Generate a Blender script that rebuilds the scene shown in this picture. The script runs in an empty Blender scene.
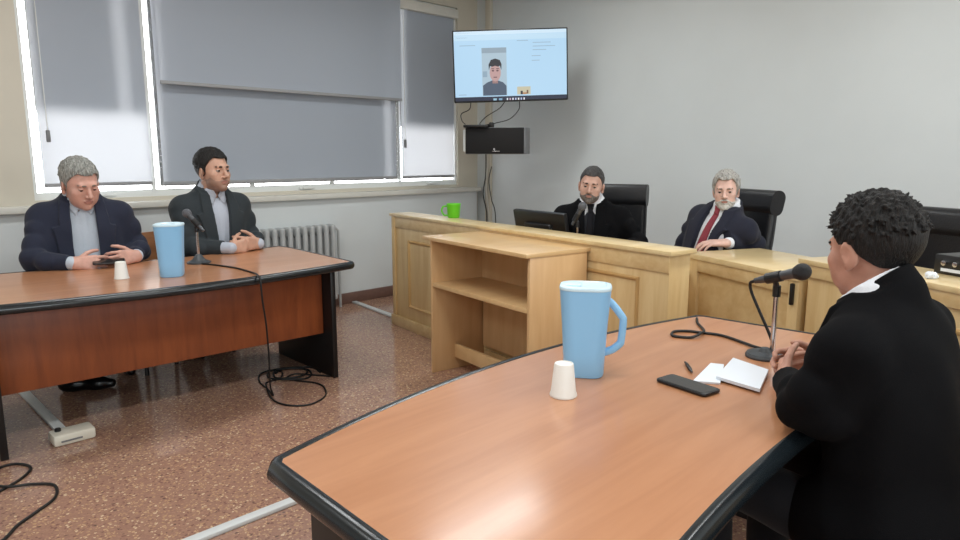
import bpy, bmesh, math, random
import numpy as np
from mathutils import Vector, Matrix, Euler

random.seed(4)
SC = bpy.context.scene
COL = SC.collection
R = math.radians

# ------------------------------------------------------------------ camera, world, lights, exposure
cam = bpy.data.cameras.new('camera')
cam_ob = bpy.data.objects.new('camera', cam)
COL.objects.link(cam_ob)
cam.sensor_width = 36.0
cam.lens = 25.31
cam.clip_start = 0.02
cam_ob.location = (0, 0, 1.35)
cam_ob.rotation_euler = (R(90 - 9.503), 0, R(-45))
SC.camera = cam_ob

world = bpy.data.worlds.new('daylight')
SC.world = world
world.use_nodes = True
_bg = world.node_tree.nodes['Background']
_bg.inputs['Color'].default_value = (0.96, 0.98, 1.0, 1)
_bg.inputs['Strength'].default_value = 8.0

CEIL_Z = 3.05
FIXTURES = [(-1.2, 3.6), (1.3, 3.6), (3.5, 3.4), (-1.2, 1.2), (1.3, 1.2), (3.5, 0.9), (1.3, -1.2), (3.5, -1.4)]
FIX_W = [15, 18, 20, 21, 23, 22, 19, 15]
for (fx, fy), fw in zip(FIXTURES, FIX_W):
    ld = bpy.data.lights.new('tube_light', 'AREA')
    ld.shape = 'RECTANGLE'; ld.size = 1.2; ld.size_y = 0.28
    ld.energy = fw
    ld.color = (0.93, 0.985, 1.0)
    lo = bpy.data.objects.new('tube_light', ld)
    lo.location = (fx, fy, CEIL_Z - 0.085)
    COL.objects.link(lo)
# added fill lamps before the windowless right wall, for a front-lit look
for (fx, fw) in ((-1.0, 50), (2.6, 40)):
    ld = bpy.data.lights.new('window_light', 'AREA')
    ld.shape = 'RECTANGLE'; ld.size = 1.9; ld.size_y = 1.3
    ld.energy = fw
    ld.color = (0.86, 0.95, 1.0)
    lo = bpy.data.objects.new('window_light', ld)
    lo.location = (fx, -2.52, 1.75)
    lo.rotation_euler = (R(90), 0, 0)
    COL.objects.link(lo)

vs = SC.view_settings
vs.view_transform = 'Standard'
vs.look = 'None'
vs.exposure = 0.0
vs.gamma = 1.0
vs.use_curve_mapping = False


# ------------------------------------------------------------------ materials
def lin(r, g, b):
    def f(c):
        c /= 255.0
        return c / 12.92 if c <= 0.04045 else ((c + 0.055) / 1.055) ** 2.4
    return (f(r), f(g), f(b), 1.0)


def mat(name, col, rough=0.5, metal=0.0, coat=0.0, spec=0.5, noise=0.0, nscale=8.0, nstretch=(1, 1, 1), bump=0.0, bscale=60.0,
        emit=None, estr=1.0, sheen=0.0, coat_rough=0.05, trans=0.0):
    m = bpy.data.materials.new(name)
    m.use_nodes = True
    nt = m.node_tree
    b = nt.nodes['Principled BSDF']
    b.inputs['Base Color'].default_value = col
    b.inputs['Roughness'].default_value = rough
    b.inputs['Metallic'].default_value = metal
    b.inputs['Coat Weight'].default_value = coat
    b.inputs['Coat Roughness'].default_value = coat_rough
    b.inputs['Specular IOR Level'].default_value = spec
    b.inputs['Sheen Weight'].default_value = sheen
    b.inputs['Transmission Weight'].default_value = trans
    if noise or bump:
        tc = nt.nodes.new('ShaderNodeTexCoord')
        mp = nt.nodes.new('ShaderNodeMapping')
        mp.inputs['Scale'].default_value = nstretch
        nt.links.new(tc.outputs['Object'], mp.inputs['Vector'])
    if noise:
        n = nt.nodes.new('ShaderNodeTexNoise')
        n.inputs['Scale'].default_value = nscale
        n.inputs['Detail'].default_value = 5
        nt.links.new(mp.outputs['Vector'], n.inputs['Vector'])
        rp = nt.nodes.new('ShaderNodeValToRGB')
        lo = tuple(c * (1 - noise) for c in col[:3]) + (1,)
        hi = tuple(min(1, c * (1 + noise)) for c in col[:3]) + (1,)
        rp.color_ramp.elements[0].position = 0.3; rp.color_ramp.elements[0].color = lo
        rp.color_ramp.elements[1].position = 0.7; rp.color_ramp.elements[1].color = hi
        nt.links.new(n.outputs['Fac'], rp.inputs['Fac'])
        nt.links.new(rp.outputs['Color'], b.inputs['Base Color'])
    if bump:
        n2 = nt.nodes.new('ShaderNodeTexNoise')
        n2.inputs['Scale'].default_value = bscale
        n2.inputs['Detail'].default_value = 4
        nt.links.new(mp.outputs['Vector'], n2.inputs['Vector'])
        bp = nt.nodes.new('ShaderNodeBump')
        bp.inputs['Strength'].default_value = bump
        bp.inputs['Distance'].default_value = 0.01
        nt.links.new(n2.outputs['Fac'], bp.inputs['Height'])
        nt.links.new(bp.outputs['Normal'], b.inputs['Normal'])
    if emit:
        b.inputs['Emission Color'].default_value = emit
        b.inputs['Emission Strength'].default_value = estr
    return m


def wood(name, c1, c2, stretch, scale=3.0, rough=0.35, coat=0.0, spec=0.5, coat_rough=0.08):
    """long streaky grain; stretch: small along the grain"""
    m = bpy.data.materials.new(name)
    m.use_nodes = True
    nt = m.node_tree
    b = nt.nodes['Principled BSDF']
    tc = nt.nodes.new('ShaderNodeTexCoord')
    mp = nt.nodes.new('ShaderNodeMapping'); mp.inputs['Scale'].default_value = stretch
    n = nt.nodes.new('ShaderNodeTexNoise'); n.inputs['Scale'].default_value = scale
    n.inputs['Detail'].default_value = 8; n.inputs['Roughness'].default_value = 0.6
    n.inputs['Distortion'].default_value = 0.5
    rp = nt.nodes.new('ShaderNodeValToRGB')
    rp.color_ramp.elements[0].position = 0.34; rp.color_ramp.elements[0].color = c1
    rp.color_ramp.elements[1].position = 0.66; rp.color_ramp.elements[1].color = c2
    nt.links.new(tc.outputs['Object'], mp.inputs['Vector'])
    nt.links.new(mp.outputs['Vector'], n.inputs['Vector'])
    nt.links.new(n.outputs['Fac'], rp.inputs['Fac'])
    nt.links.new(rp.outputs['Color'], b.inputs['Base Color'])
    b.inputs['Roughness'].default_value = rough
    b.inputs['Coat Weight'].default_value = coat
    b.inputs['Coat Roughness'].default_value = coat_rough
    b.inputs['Specular IOR Level'].default_value = spec
    return m


def terrazzo():
    m = bpy.data.materials.new('terrazzo')
    m.use_nodes = True
    nt = m.node_tree; N = nt.nodes; L = nt.links
    b = N['Principled BSDF']
    tc = N.new('ShaderNodeTexCoord')
    v = N.new('ShaderNodeTexVoronoi'); v.inputs['Scale'].default_value = 88; v.inputs['Randomness'].default_value = 1
    L.new(tc.outputs['Object'], v.inputs['Vector'])
    sep = N.new('ShaderNodeSeparateColor'); L.new(v.outputs['Color'], sep.inputs['Color'])
    rp = N.new('ShaderNodeValToRGB'); rp.color_ramp.interpolation = 'CONSTANT'
    e = rp.color_ramp.elements
    e[0].position = 0; e[0].color = lin(154, 118, 104)
    e[1].position = 0.28; e[1].color = lin(166, 130, 112)
    for p, c in ((0.5, (184, 148, 116)), (0.66, (132, 98, 88)), (0.78, (196, 162, 128)), (0.9, (212, 186, 154)), (0.97, (112, 88, 80))):
        x = e.new(p); x.color = lin(*c)
    L.new(sep.outputs[0], rp.inputs['Fac'])
    v2 = N.new('ShaderNodeTexVoronoi'); v2.inputs['Scale'].default_value = 88; v2.feature = 'DISTANCE_TO_EDGE'
    L.new(tc.outputs['Object'], v2.inputs['Vector'])
    lt = N.new('ShaderNodeMath'); lt.operation = 'LESS_THAN'; lt.inputs[1].default_value = 0.12
    L.new(v2.outputs['Distance'], lt.inputs[0])
    mx = N.new('ShaderNodeMix'); mx.data_type = 'RGBA'
    L.new(lt.outputs[0], mx.inputs['Factor'])
    L.new(rp.outputs['Color'], mx.inputs['A'])
    mx.inputs['B'].default_value = lin(160, 124, 106)
    L.new(mx.outputs['Result'], b.inputs['Base Color'])
    b.inputs['Roughness'].default_value = 0.2
    n = N.new('ShaderNodeTexNoise'); n.inputs['Scale'].default_value = 1.7
    L.new(tc.outputs['Object'], n.inputs['Vector'])
    mr = N.new('ShaderNodeMapRange'); mr.inputs['To Min'].default_value = 0.09; mr.inputs['To Max'].default_value = 0.22
    L.new(n.outputs['Fac'], mr.inputs['Value']); L.new(mr.outputs['Result'], b.inputs['Roughness'])
    b.inputs['Specular IOR Level'].default_value = 0.6
    return m


def blind_mat():
    m = bpy.data.materials.new('roller_blind_fabric')
    m.use_nodes = True
    nt = m.node_tree; N = nt.nodes; L = nt.links
    N.remove(N['Principled BSDF'])
    d = N.new('ShaderNodeBsdfDiffuse'); d.inputs['Color'].default_value = lin(186, 194, 206)
    t = N.new('ShaderNodeBsdfTranslucent'); t.inputs['Color'].default_value = lin(206, 205, 206)
    mx = N.new('ShaderNodeMixShader'); mx.inputs[0].default_value = 0.26
    tc = N.new('ShaderNodeTexCoord')
    n = N.new('ShaderNodeTexNoise'); n.inputs['Scale'].default_value = 350
    L.new(tc.outputs['Object'], n.inputs['Vector'])
    bp = N.new('ShaderNodeBump'); bp.inputs['Strength'].default_value = 0.1; bp.inputs['Distance'].default_value = 0.002
    L.new(n.outputs['Fac'], bp.inputs['Height']); L.new(bp.outputs['Normal'], d.inputs['Normal'])
    L.new(d.outputs[0], mx.inputs[1]); L.new(t.outputs[0], mx.inputs[2])
    L.new(mx.outputs[0], N['Material Output'].inputs['Surface'])
    return m


def glass_mat():
    m = bpy.data.materials.new('window_glass')
    m.use_nodes = True
    nt = m.node_tree; N = nt.nodes; L = nt.links
    N.remove(N['Principled BSDF'])
    t = N.new('ShaderNodeBsdfTransparent')
    g = N.new('ShaderNodeBsdfGlossy'); g.inputs['Roughness'].default_value = 0.02
    f = N.new('ShaderNodeFresnel'); f.inputs['IOR'].default_value = 1.45
    mx = N.new('ShaderNodeMixShader')
    L.new(f.outputs[0], mx.inputs[0]); L.new(t.outputs[0], mx.inputs[1]); L.new(g.outputs[0], mx.inputs[2])
    L.new(mx.outputs[0], N['Material Output'].inputs['Surface'])
    return m


M = {}
M['wall_cream'] = mat('cream_wall_paint', lin(206, 199, 184), 0.55, noise=0.02, nscale=3, bump=0.04, bscale=90)
M['wall_grey'] = mat('pale_wall_paint', lin(212, 217, 218), 0.5, noise=0.02, nscale=2.5, bump=0.04, bscale=90)
M['ceiling'] = mat('ceiling_paint', lin(225, 222, 214), 0.8)
M['sill'] = mat('white_sill_paint', lin(214, 212, 204), 0.35, noise=0.03, nscale=12)
M['white_metal'] = mat('white_enamel', lin(226, 228, 226), 0.3)
M['radiator'] = mat('radiator_paint', lin(178, 180, 180), 0.35)
M['baseboard'] = mat('brown_baseboard', lin(112, 84, 74), 0.35, noise=0.12, nscale=30)
M['floor'] = terrazzo()
M['blind'] = blind_mat()
M['glass'] = glass_mat()
M['shutter'] = mat('outside_shutter', lin(150, 150, 150), 0.6)
M['strip'] = mat('floor_channel_plastic', lin(205, 208, 208), 0.4)
M['outlet'] = mat('cream_plastic', lin(222, 218, 204), 0.4)
M['table'] = wood('cherry_laminate', lin(177, 121, 84), lin(191, 135, 97), (0.5, 5.5, 4), 3.2, rough=0.32, coat=0.4, coat_rough=0.14)
M['panel'] = wood('dark_cherry_laminate', lin(122, 62, 34), lin(146, 78, 42), (5, 1, 0.6), 3.0, rough=0.4)
M['rim'] = mat('black_rubber_rim', lin(24, 30, 34), 0.22, spec=0.6)
M['black_board'] = mat('black_laminate', lin(16, 16, 18), 0.4)
M['oak'] = wood('light_oak_varnish', lin(208, 174, 122), lin(224, 196, 146), (6, 6, 0.7), 2.5, rough=0.35, coat=0.15)
M['oak_h'] = wood('light_oak_crossgrain', lin(208, 174, 122), lin(224, 196, 146), (5, 0.6, 6), 2.5, rough=0.32, coat=0.2)
M['oak_top'] = wood('light_oak_top', lin(216, 188, 136), lin(230, 206, 158), (5, 0.6, 6), 2.5, rough=0.28, coat=0.3)
M['oak_dark'] = wood('shadow_gap_oak', lin(150, 112, 62), lin(168, 128, 76), (6, 6, 0.7), 2.5, rough=0.5)
M['maple'] = wood('maple_laminate', lin(212, 170, 122), lin(222, 184, 136), (6, 6, 0.7), 2.2, rough=0.35)
M['maple_h'] = wood('maple_laminate_flat', lin(214, 176, 126), lin(226, 190, 140), (5, 0.7, 6), 2.2, rough=0.3, coat=0.15)
M['leather'] = mat('black_leather', lin(26, 26, 29), 0.36, spec=0.5, bump=0.15, bscale=120)
M['black_plastic'] = mat('black_plastic', lin(20, 20, 22), 0.35)
M['black_matte'] = mat('matte_black', lin(14, 14, 15), 0.7)
M['black_fabric'] = mat('black_grille_cloth', lin(20, 18, 19), 0.85)
M['grey_plastic'] = mat('grey_plastic', lin(120, 120, 122), 0.4)
M['silver'] = mat('silver_speaker_side', lin(140, 140, 142), 0.35, metal=0.4)
M['chrome'] = mat('chrome', lin(205, 205, 208), 0.18, metal=1.0)
M['mic_body'] = mat('grey_mic_metal', lin(86, 88, 92), 0.3, metal=0.6)
M['mic_mesh'] = mat('mic_grille', lin(30, 30, 33), 0.55, bump=0.8, bscale=400)
M['mic_mesh_grey'] = mat('grey_mic_grille', lin(110, 112, 118), 0.4, metal=0.5, bump=0.8, bscale=400)
M['cast_base'] = mat('dark_grey_cast_base', lin(58, 62, 66), 0.45)
M['cable'] = mat('black_cable', lin(18, 18, 19), 0.5)
M['white_cable'] = mat('white_cable', lin(205, 200, 190), 0.5)
M['blue'] = mat('sky_blue_plastic', lin(146, 202, 244), 0.32, spec=0.5)
M['lid'] = mat('pale_lid_plastic', lin(206, 230, 242), 0.35)
M['cup'] = mat('white_plastic_cup', lin(236, 234, 228), 0.4)
M['paper'] = mat('white_paper', lin(226, 232, 240), 0.7)
M['green'] = mat('lime_green_plastic', lin(96, 196, 30), 0.35)
M['brown_ply'] = wood('brown_plywood', lin(150, 100, 66), lin(172, 120, 82), (1, 5, 5), 3, rough=0.4)
M['screen'] = mat('lit_screen', lin(10, 10, 12), 0.3, emit=lin(176, 212, 238), estr=1.0)


# ------------------------------------------------------------------ mesh helpers
def link(name, me, m, parent=None, smooth=None):
    o = bpy.data.objects.new(name, me)
    COL.objects.link(o)
    if m is not None:
        for mm in (m if isinstance(m, (list, tuple)) else [m]):
            me.materials.append(mm)
    if parent is not None:
        o.parent = parent
    if smooth is not None:
        me.shade_smooth() if smooth >= 180 else smooth_angle(me, smooth)
    return o


def smooth_angle(me, deg):
    bm = bmesh.new(); bm.from_mesh(me)
    a = R(deg)
    for f in bm.faces:
        f.smooth = True
    for e in bm.edges:
        e.smooth = len(e.link_faces) == 2 and e.calc_face_angle(0) < a
    bm.to_mesh(me); bm.free()


def obj(name, bm, m, parent=None, smooth=30):
    me = bpy.data.meshes.new(name)
    bm.normal_update()
    bm.to_mesh(me); bm.free()
    return link(name, me, m, parent, smooth)


def tag(o, label=None, cat=None, group=None, kind=None):
    if label: o['label'] = label
    if cat: o['category'] = cat
    if group: o['group'] = group
    if kind: o['kind'] = kind
    return o


def struct(o):
    o['kind'] = 'structure'
    return o


def empty(name, loc, label, cat, rotz=0.0, group=None):
    o = bpy.data.objects.new(name, None)
    COL.objects.link(o)
    o.empty_display_size = 0.1
    o.location = loc
    o.rotation_euler = (0, 0, rotz)
    return tag(o, label, cat, group)


def merge(dst, src, mx=None):
    if mx is not None:
        bmesh.ops.transform(src, matrix=mx, verts=src.verts)
    me = bpy.data.meshes.new('tmp')
    src.to_mesh(me); src.free()
    dst.from_mesh(me)
    bpy.data.meshes.remove(me)


def box(bm, lo, hi, bev=0.0, mx=None, seg=2):
    t = bmesh.new()
    bmesh.ops.create_cube(t, size=1)
    for v in t.verts:
        v.co = Vector([lo[i] + (v.co[i] + 0.5) * (hi[i] - lo[i]) for i in range(3)])
    if bev:
        bmesh.ops.bevel(t, geom=list(t.edges), offset=bev, segments=seg, affect='EDGES', profile=0.5, clamp_overlap=True)
    merge(bm, t, mx)
    return bm


def B(lo, hi, bev=0.0, mx=None, seg=2):
    return box(bmesh.new(), lo, hi, bev, mx, seg)


def catmull(pts, n=8):
    P = [Vector(p) for p in pts]
    out = []
    for i in range(len(P) - 1):
        p0 = P[i - 1] if i else P[0] * 2 - P[1]
        p3 = P[i + 2] if i + 2 < len(P) else P[-1] * 2 - P[-2]
        p1, p2 = P[i], P[i + 1]
        for k in range(n):
            t = k / n
            out.append(0.5 * ((2 * p1) + (p2 - p0) * t + (2 * p0 - 5 * p1 + 4 * p2 - p3) * t * t + (3 * p1 - p0 - 3 * p2 + p3) * t ** 3))
    out.append(P[-1])
    return out


def tube(bm, pts, r, seg=10, smoothpts=0, cap=True, up=None):
    """r: a radius or one per point"""
    P = catmull(pts, smoothpts) if smoothpts else [Vector(p) for p in pts]
    n = len(P)
    rs = [r] * n if not isinstance(r, (list, tuple)) else list(np.interp(np.linspace(0, 1, n), np.linspace(0, 1, len(r)), r))
    rings = []
    nrm = None
    for i, p in enumerate(P):
        d = (P[min(i + 1, n - 1)] - P[max(i - 1, 0)])
        if d.length < 1e-9: d = Vector((0, 0, 1))
        d.normalize()
        if nrm is None:
            a = Vector((0, 0, 1)) if abs(d.z) < 0.9 else Vector((1, 0, 0))
            nrm = d.cross(a).normalized()
        else:
            nrm = (nrm - d * nrm.dot(d)).normalized()
        b = d.cross(nrm)
        rings.append([bm.verts.new(p + (nrm * math.cos(2 * math.pi * k / seg) + b * math.sin(2 * math.pi * k / seg)) * rs[i]) for k in range(seg)])
    for i in range(n - 1):
        for k in range(seg):
            bm.faces.new((rings[i][k], rings[i][(k + 1) % seg], rings[i + 1][(k + 1) % seg], rings[i + 1][k]))
    if cap:
        bm.faces.new(rings[0][::-1]); bm.faces.new(rings[-1])
    return bm


def lathe(bm, prof, seg=32, mx=None):
    """prof: (r, z) from bottom to top, closed at r=0 ends"""
    t = bmesh.new()
    rings = []
    for r, z in prof:
        if r < 1e-6:
            rings.append([t.verts.new((0, 0, z))])
        else:
            rings.append([t.verts.new((r * math.cos(2 * math.pi * k / seg), r * math.sin(2 * math.pi * k / seg), z)) for k in range(seg)])
    for a, b in zip(rings, rings[1:]):
        for k in range(seg):
            k2 = (k + 1) % seg
            if len(a) == 1 and len(b) == 1: continue
            if len(a) == 1: t.faces.new((a[0], b[k2], b[k]))
            elif len(b) == 1: t.faces.new((a[k], a[k2], b[0]))
            else: t.faces.new((a[k], a[k2], b[k2], b[k]))
    bmesh.ops.recalc_face_normals(t, faces=t.faces)
    merge(bm, t, mx)
    return bm


def loops(bm, rings, cap0=True, cap1=True, closed=True):
    """bridge equal-length rings of points"""
    V = [[bm.verts.new(p) for p in r] for r in rings]
    n = len(V[0])
    for a, b in zip(V, V[1:]):
        for k in range(n if closed else n - 1):
            k2 = (k + 1) % n
            bm.faces.new((a[k], a[k2], b[k2], b[k]))
    if cap0: bm.faces.new(V[0][::-1])
    if cap1: bm.faces.new(V[-1])
    bmesh.ops.recalc_face_normals(bm, faces=bm.faces)
    return bm


def rrect(w, d, r, n=6):
    """rounded rectangle outline, counter clockwise"""
    out = []
    for cx, cy, a0 in ((w / 2 - r, d / 2 - r, 0), (-w / 2 + r, d / 2 - r, 90), (-w / 2 + r, -d / 2 + r, 180), (w / 2 - r, -d / 2 + r, 270)):
        for k in range(n + 1):
            a = R(a0 + 90 * k / n)
            out.append((cx + r * math.cos(a), cy + r * math.sin(a)))
    return out


def offset_poly(P, d):
    """move each point of a closed ccw outline inward by d"""
    n = len(P); out = []
    for i in range(n):
        a, b, c = Vector(P[i - 1]), Vector(P[i]), Vector(P[(i + 1) % n])
        e1 = (b - a).normalized(); e2 = (c - b).normalized()
        n1 = Vector((-e1.y, e1.x)); n2 = Vector((-e2.y, e2.x))
        m = (n1 + n2)
        m = m / max(0.3, (1 + n1.dot(n2)))
        out.append((b.x + m.x * d, b.y + m.y * d))
    return out


def frame_mx(origin, e, d):
    """local x along e, local y along d (horizontal), z up"""
    e = Vector((e[0], e[1], 0)); d = Vector((d[0], d[1], 0))
    m = Matrix.Identity(4)
    m.col[0][:3] = e; m.col[1][:3] = d; m.col[2][:3] = (0, 0, 1); m.col[3][:3] = origin
    return m


# ------------------------------------------------------------------ the room
WX, WY = 5.28, 5.32            # back wall and window wall faces
X0, Y0 = -3.0, -2.6            # rear wall and right wall faces
struct(obj('floor', B((X0 - .2, Y0 - .2, -0.2), (WX + .2, WY + .3, 0)), M['floor']))
struct(obj('ceiling', B((X0 - .2, Y0 - .2, CEIL_Z), (WX + .2, WY + .3, CEIL_Z + .15)), M['ceiling']))
struct(obj('wall_back', B((WX, Y0 - .2, 0), (WX + .2, WY + .3, CEIL_Z)), M['wall_grey']))
struct(obj('wall_rear', B((X0 - .2, Y0 - .2, 0), (X0, WY + .3, CEIL_Z)), M['wall_grey']))
struct(obj('wall_right', B((X0, Y0 - .2, 0), (WX, Y0, CEIL_Z)), M['wall_cream']))
BAYS = [(1.125, 1.90), (1.90, 4.19), (4.19, 4.965)]
WZ0, WZ1 = 1.06, 2.86
bm = bmesh.new()
box(bm, (X0, WY, 0), (WX, WY + .25, WZ0))
box(bm, (X0, WY, WZ1), (WX, WY + .25, CEIL_Z))
box(bm, (X0, WY, WZ0), (1.10, WY + .25, WZ1))
box(bm, (4.99, WY, WZ0), (WX, WY + .25, WZ1))
struct(obj('wall_left', bm, M['wall_cream']))
bm = bmesh.new()
box(bm, (X0, WY - .07, 0), (5.2, WY, 0.985))
struct(obj('wall_left_dado', bm, M['wall_grey']))
struct(obj('trim_1', B((X0, WY - .12, 0.985), (5.22, WY + .02, 1.03), 0.006), M['sill']))
bm = bmesh.new()
box(bm, (X0, WY - .09, 0), (5.2, WY - .07, 0.10), 0.004)
struct(obj('baseboard_left', bm, M['baseboard']))
struct(obj('baseboard_back', B((WX - .02, Y0, 0), (WX, WY - .07, 0.10), 0.004), M['baseboard']))
# windows: frame, latches and panes of each bay, roller shutters hung outside
FR = [(1.125, 1.868), (1.895, 4.165), (4.235, 4.965)]
for i, (a, b_) in enumerate(FR):
    n = i + 1
    bm = bmesh.new()
    if i == 0:
        box(bm, (1.10, WY + .03, WZ0), (1.125, WY + .06, WZ1))
        box(bm, (b_, WY + .03, WZ0), (1.895, WY + .06, WZ1))
    elif i == 1:
        box(bm, (4.222, WY + .03, WZ0), (4.240, WY + .06, WZ1))
    else:
        box(bm, (b_, WY + .03, WZ0), (4.99, WY + .06, WZ1))
    b2 = b_ if i != 1 else 4.222
    box(bm, (a, WY + .03, WZ0), (b2, WY + .06, WZ0 + .035))
    box(bm, (a, WY + .03, WZ1 - .04), (b2, WY + .06, WZ1))
    win = struct(obj('window_%d' % n, bm, M['white_metal']))
    nl = 1 if i != 1 else 3
    w = (b2 - a) / nl
    bm = bmesh.new()
    for k in range(nl):
        x = a + k * w
        box(bm, (x, WY + .036, WZ0 + .035), (x + w, WY + .058, WZ0 + .05))
        if k: box(bm, (x - .02, WY + .036, WZ0 + .05), (x + .02, WY + .058, WZ1 - .04))
    obj('sash', bm, M['white_metal'], win)
    obj('pane', B((a, WY + .062, WZ0 + .03), (b2, WY + .066, WZ1 - .03)), M['glass'], win)
    for hx in ([a + .33, ] if i != 1 else [a + .35, a + 1.2]):
        bm = B((hx, WY + .015, WZ0 + .01), (hx + .09, WY + .03, WZ0 + .035), 0.003)
        box(bm, (hx + .035, WY + .0, WZ0 + .014), (hx + .15, WY + .015, WZ0 + .028), 0.003)
        obj('window_latch', bm, M['white_metal'], win)
SH = WY + .072
for name, lab, spans, z0 in (
        ('roller_shutter', 'half lowered outside shutter behind the blind above the grey haired man', [(1.175, 1.705), (1.735, 1.88)], 1.655),
        ('roller_shutter', 'fully lowered outside shutter behind the wide middle blind', [(1.945, 4.055), (4.085, 4.235)], 1.13),
        ('roller_shutter', 'half lowered outside shutter behind the narrow blind near the television', [(4.275, 4.98)], 1.645)):
    bm = bmesh.new()
    for (xa, xb) in spans:
        z = z0
        while z < 2.80:
            box(bm, (xa, SH, z), (xb, SH + .012, z + .046), 0.003, seg=1)
            z += .0462
    tag(obj(name, bm, M['shutter']), lab, 'shutter')


def blind(xa, xb, z0, z1, y, lab, cassette=True, chain=None):
    t = empty('roller_blind', ((xa + xb) / 2, y, z1), lab, 'blind')
    w = (xb - xa) / 2; h = z1 - z0
    bm = bmesh.new(); bm.faces.new([bm.verts.new(p) for p in ((-w, 0, -h), (w, 0, -h), (w, 0, 0), (-w, 0, 0))])
    obj('blind_fabric', bm, M['blind'], t, None)
    obj('bottom_bar', B((-w, -.008, -h - .022), (w, .008, -h + .004), 0.004), M['blind_bar'], t)
    if cassette:
        obj('cassette', B((-w - .035, -.05, -.045), (w + .035, .05, .045), 0.012), M['sill'], t)
    if chain:
        bm = bmesh.new()
        tube(bm, [(chain, -.02, -.05), (chain, -.02, -h + .35)], 0.003, 6)
        ch = obj('pull_chain', bm, M['white_metal'], t)
        obj('chain_weight', B((chain - .012, -.03, -h + .28), (chain + .012, -.01, -h + .36), 0.006), M['grey_plastic'], ch)
    return t


M['blind_bar'] = mat('blind_bar', lin(150, 150, 152), 0.45)
blind(1.165, 1.862, 1.168, 2.90, WY + .005, 'grey roller blind, lower part bright with daylight, above the grey haired seated man', True, -.30)
blind(1.945, 4.165, 1.162, 2.86, WY + .005, 'wide grey roller blind reaching down to the sill, partly under a shorter blind', False)
blind(1.945, 4.185, 1.90, 2.90, WY - .075, 'short wide grey roller blind hanging in front of a longer one', True)
blind(4.235, 4.935, 1.160, 2.79, WY + .005, 'narrow grey roller blind beside the wall television', True, -.32)

# ------------------------------------------------------------------ radiator
t = empty('radiator', (2.72, WY - .16, 0), 'grey cast iron column radiator under the window sill', 'radiator')
for k in range(17):
    x = -.56 + k * .07
    bm = bmesh.new()
    for yy in (-.045, .03):
        tube(bm, [(x, yy, .10), (x, yy, .16), (x, yy, .70), (x, yy, .75)], [.012, .022, .022, .012], 10)
    box(bm, (x - .022, -.065, .68), (x + .022, .05, .765), 0.018, seg=3)
    box(bm, (x - .022, -.065, .09), (x + .022, .05, .17), 0.018, seg=3)
    obj('column', bm, M['radiator'], t)
bm = bmesh.new()
tube(bm, [(.57, 0, .72), (.62, 0, .72), (.64, 0, .70), (.64, 0, .0)], .012, 8)
obj('pipe', bm, M['radiator'], t)
bm = bmesh.new(); tube(bm, [(.57, 0, .725), (.61, 0, .725), (.615, 0, .725)], [.02, .02, .012], 10)
obj('valve', bm, M['radiator'], t)
for x in (-.49, .49):
    obj('foot', B((x - .02, -.05, 0), (x + .02, .035, .11), .006), M['radiator'], t)

# ------------------------------------------------------------------ white cable channels on the floor
def channel(a, b, w, lab, h=.018):
    a = Vector(a); b = Vector(b); d = b - a; L = d.length; ang = math.atan2(d.y, d.x)
    o = obj('cable_channel', B((0, -w / 2, 0), (L, w / 2, h), .005), M['strip'])
    o.location = (a.x, a.y, 0); o.rotation_euler = (0, 0, ang)
    return tag(o, lab, 'cable channel')


channel((.35, 2.278), (2.62, 2.278), .045, 'white cable channel on the floor running beside the near table')
channel((.775, 5.22), (.775, 3.63), .05, 'white cable channel on the floor ending in a socket box under the far table')
channel((3.55, 5.22), (3.44, 4.42), .05, 'white cable channel on the floor between window wall and judges bench')
channel((2.10, 4.80), (2.30, 4.46), .05, 'short white cable channel on the floor behind the black end panel of the far table')
t = empty('floor_socket_box', (.79, 3.585, 0), 'cream floor socket box at the end of a white channel', 'socket box')
obj('housing', B((-.09, -.06, 0), (.09, .05, .055), .012), M['outlet'], t)
obj('knob', lathe(bmesh.new(), [(0, .05), (.014, .05), (.014, .066), (.010, .07), (0, .07)], 14, Matrix.Translation((-.055, .01, 0))), M['black_plastic'], t)
obj('socket_slot', B((-.06, -.0625, .018), (.03, -.059, .026)), M['grey_plastic'], t)


# ------------------------------------------------------------------ conference tables
T = 0.725


def table_outline(fb, depth, rc, half=.925, half2=.988):
    """front bows outward (+y at the centre is 0), rear bows inward; ccw seen from above"""
    pts = []
    for k in range(33):                      # front, right to left
        u = 1 - 2 * k / 32
        pts.append((half * u, -fb * u * u))
    pts.append((-half - .022, -fb - .03))
    for k in range(1, 8):
        s = k / 8
        pts.append((-half - .022 - (half2 - half - .022) * s, -fb - .03 - (depth - fb - .06) * s))
    pts.append((-half2 + .03, -depth))
    for k in range(1, 32):
        u = -1 + 2 * k / 32
        pts.append(((half2 - .03) * u, -depth + rc * (1 - u * u)))
    pts.append((half2 - .03, -depth))
    for k in range(7, 0, -1):
        s = k / 8
        pts.append((half + .022 + (half2 - half - .022) * s, -fb - .03 - (depth - fb - .06) * s))
    pts.append((half + .022, -fb - .03))
    return pts


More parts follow.
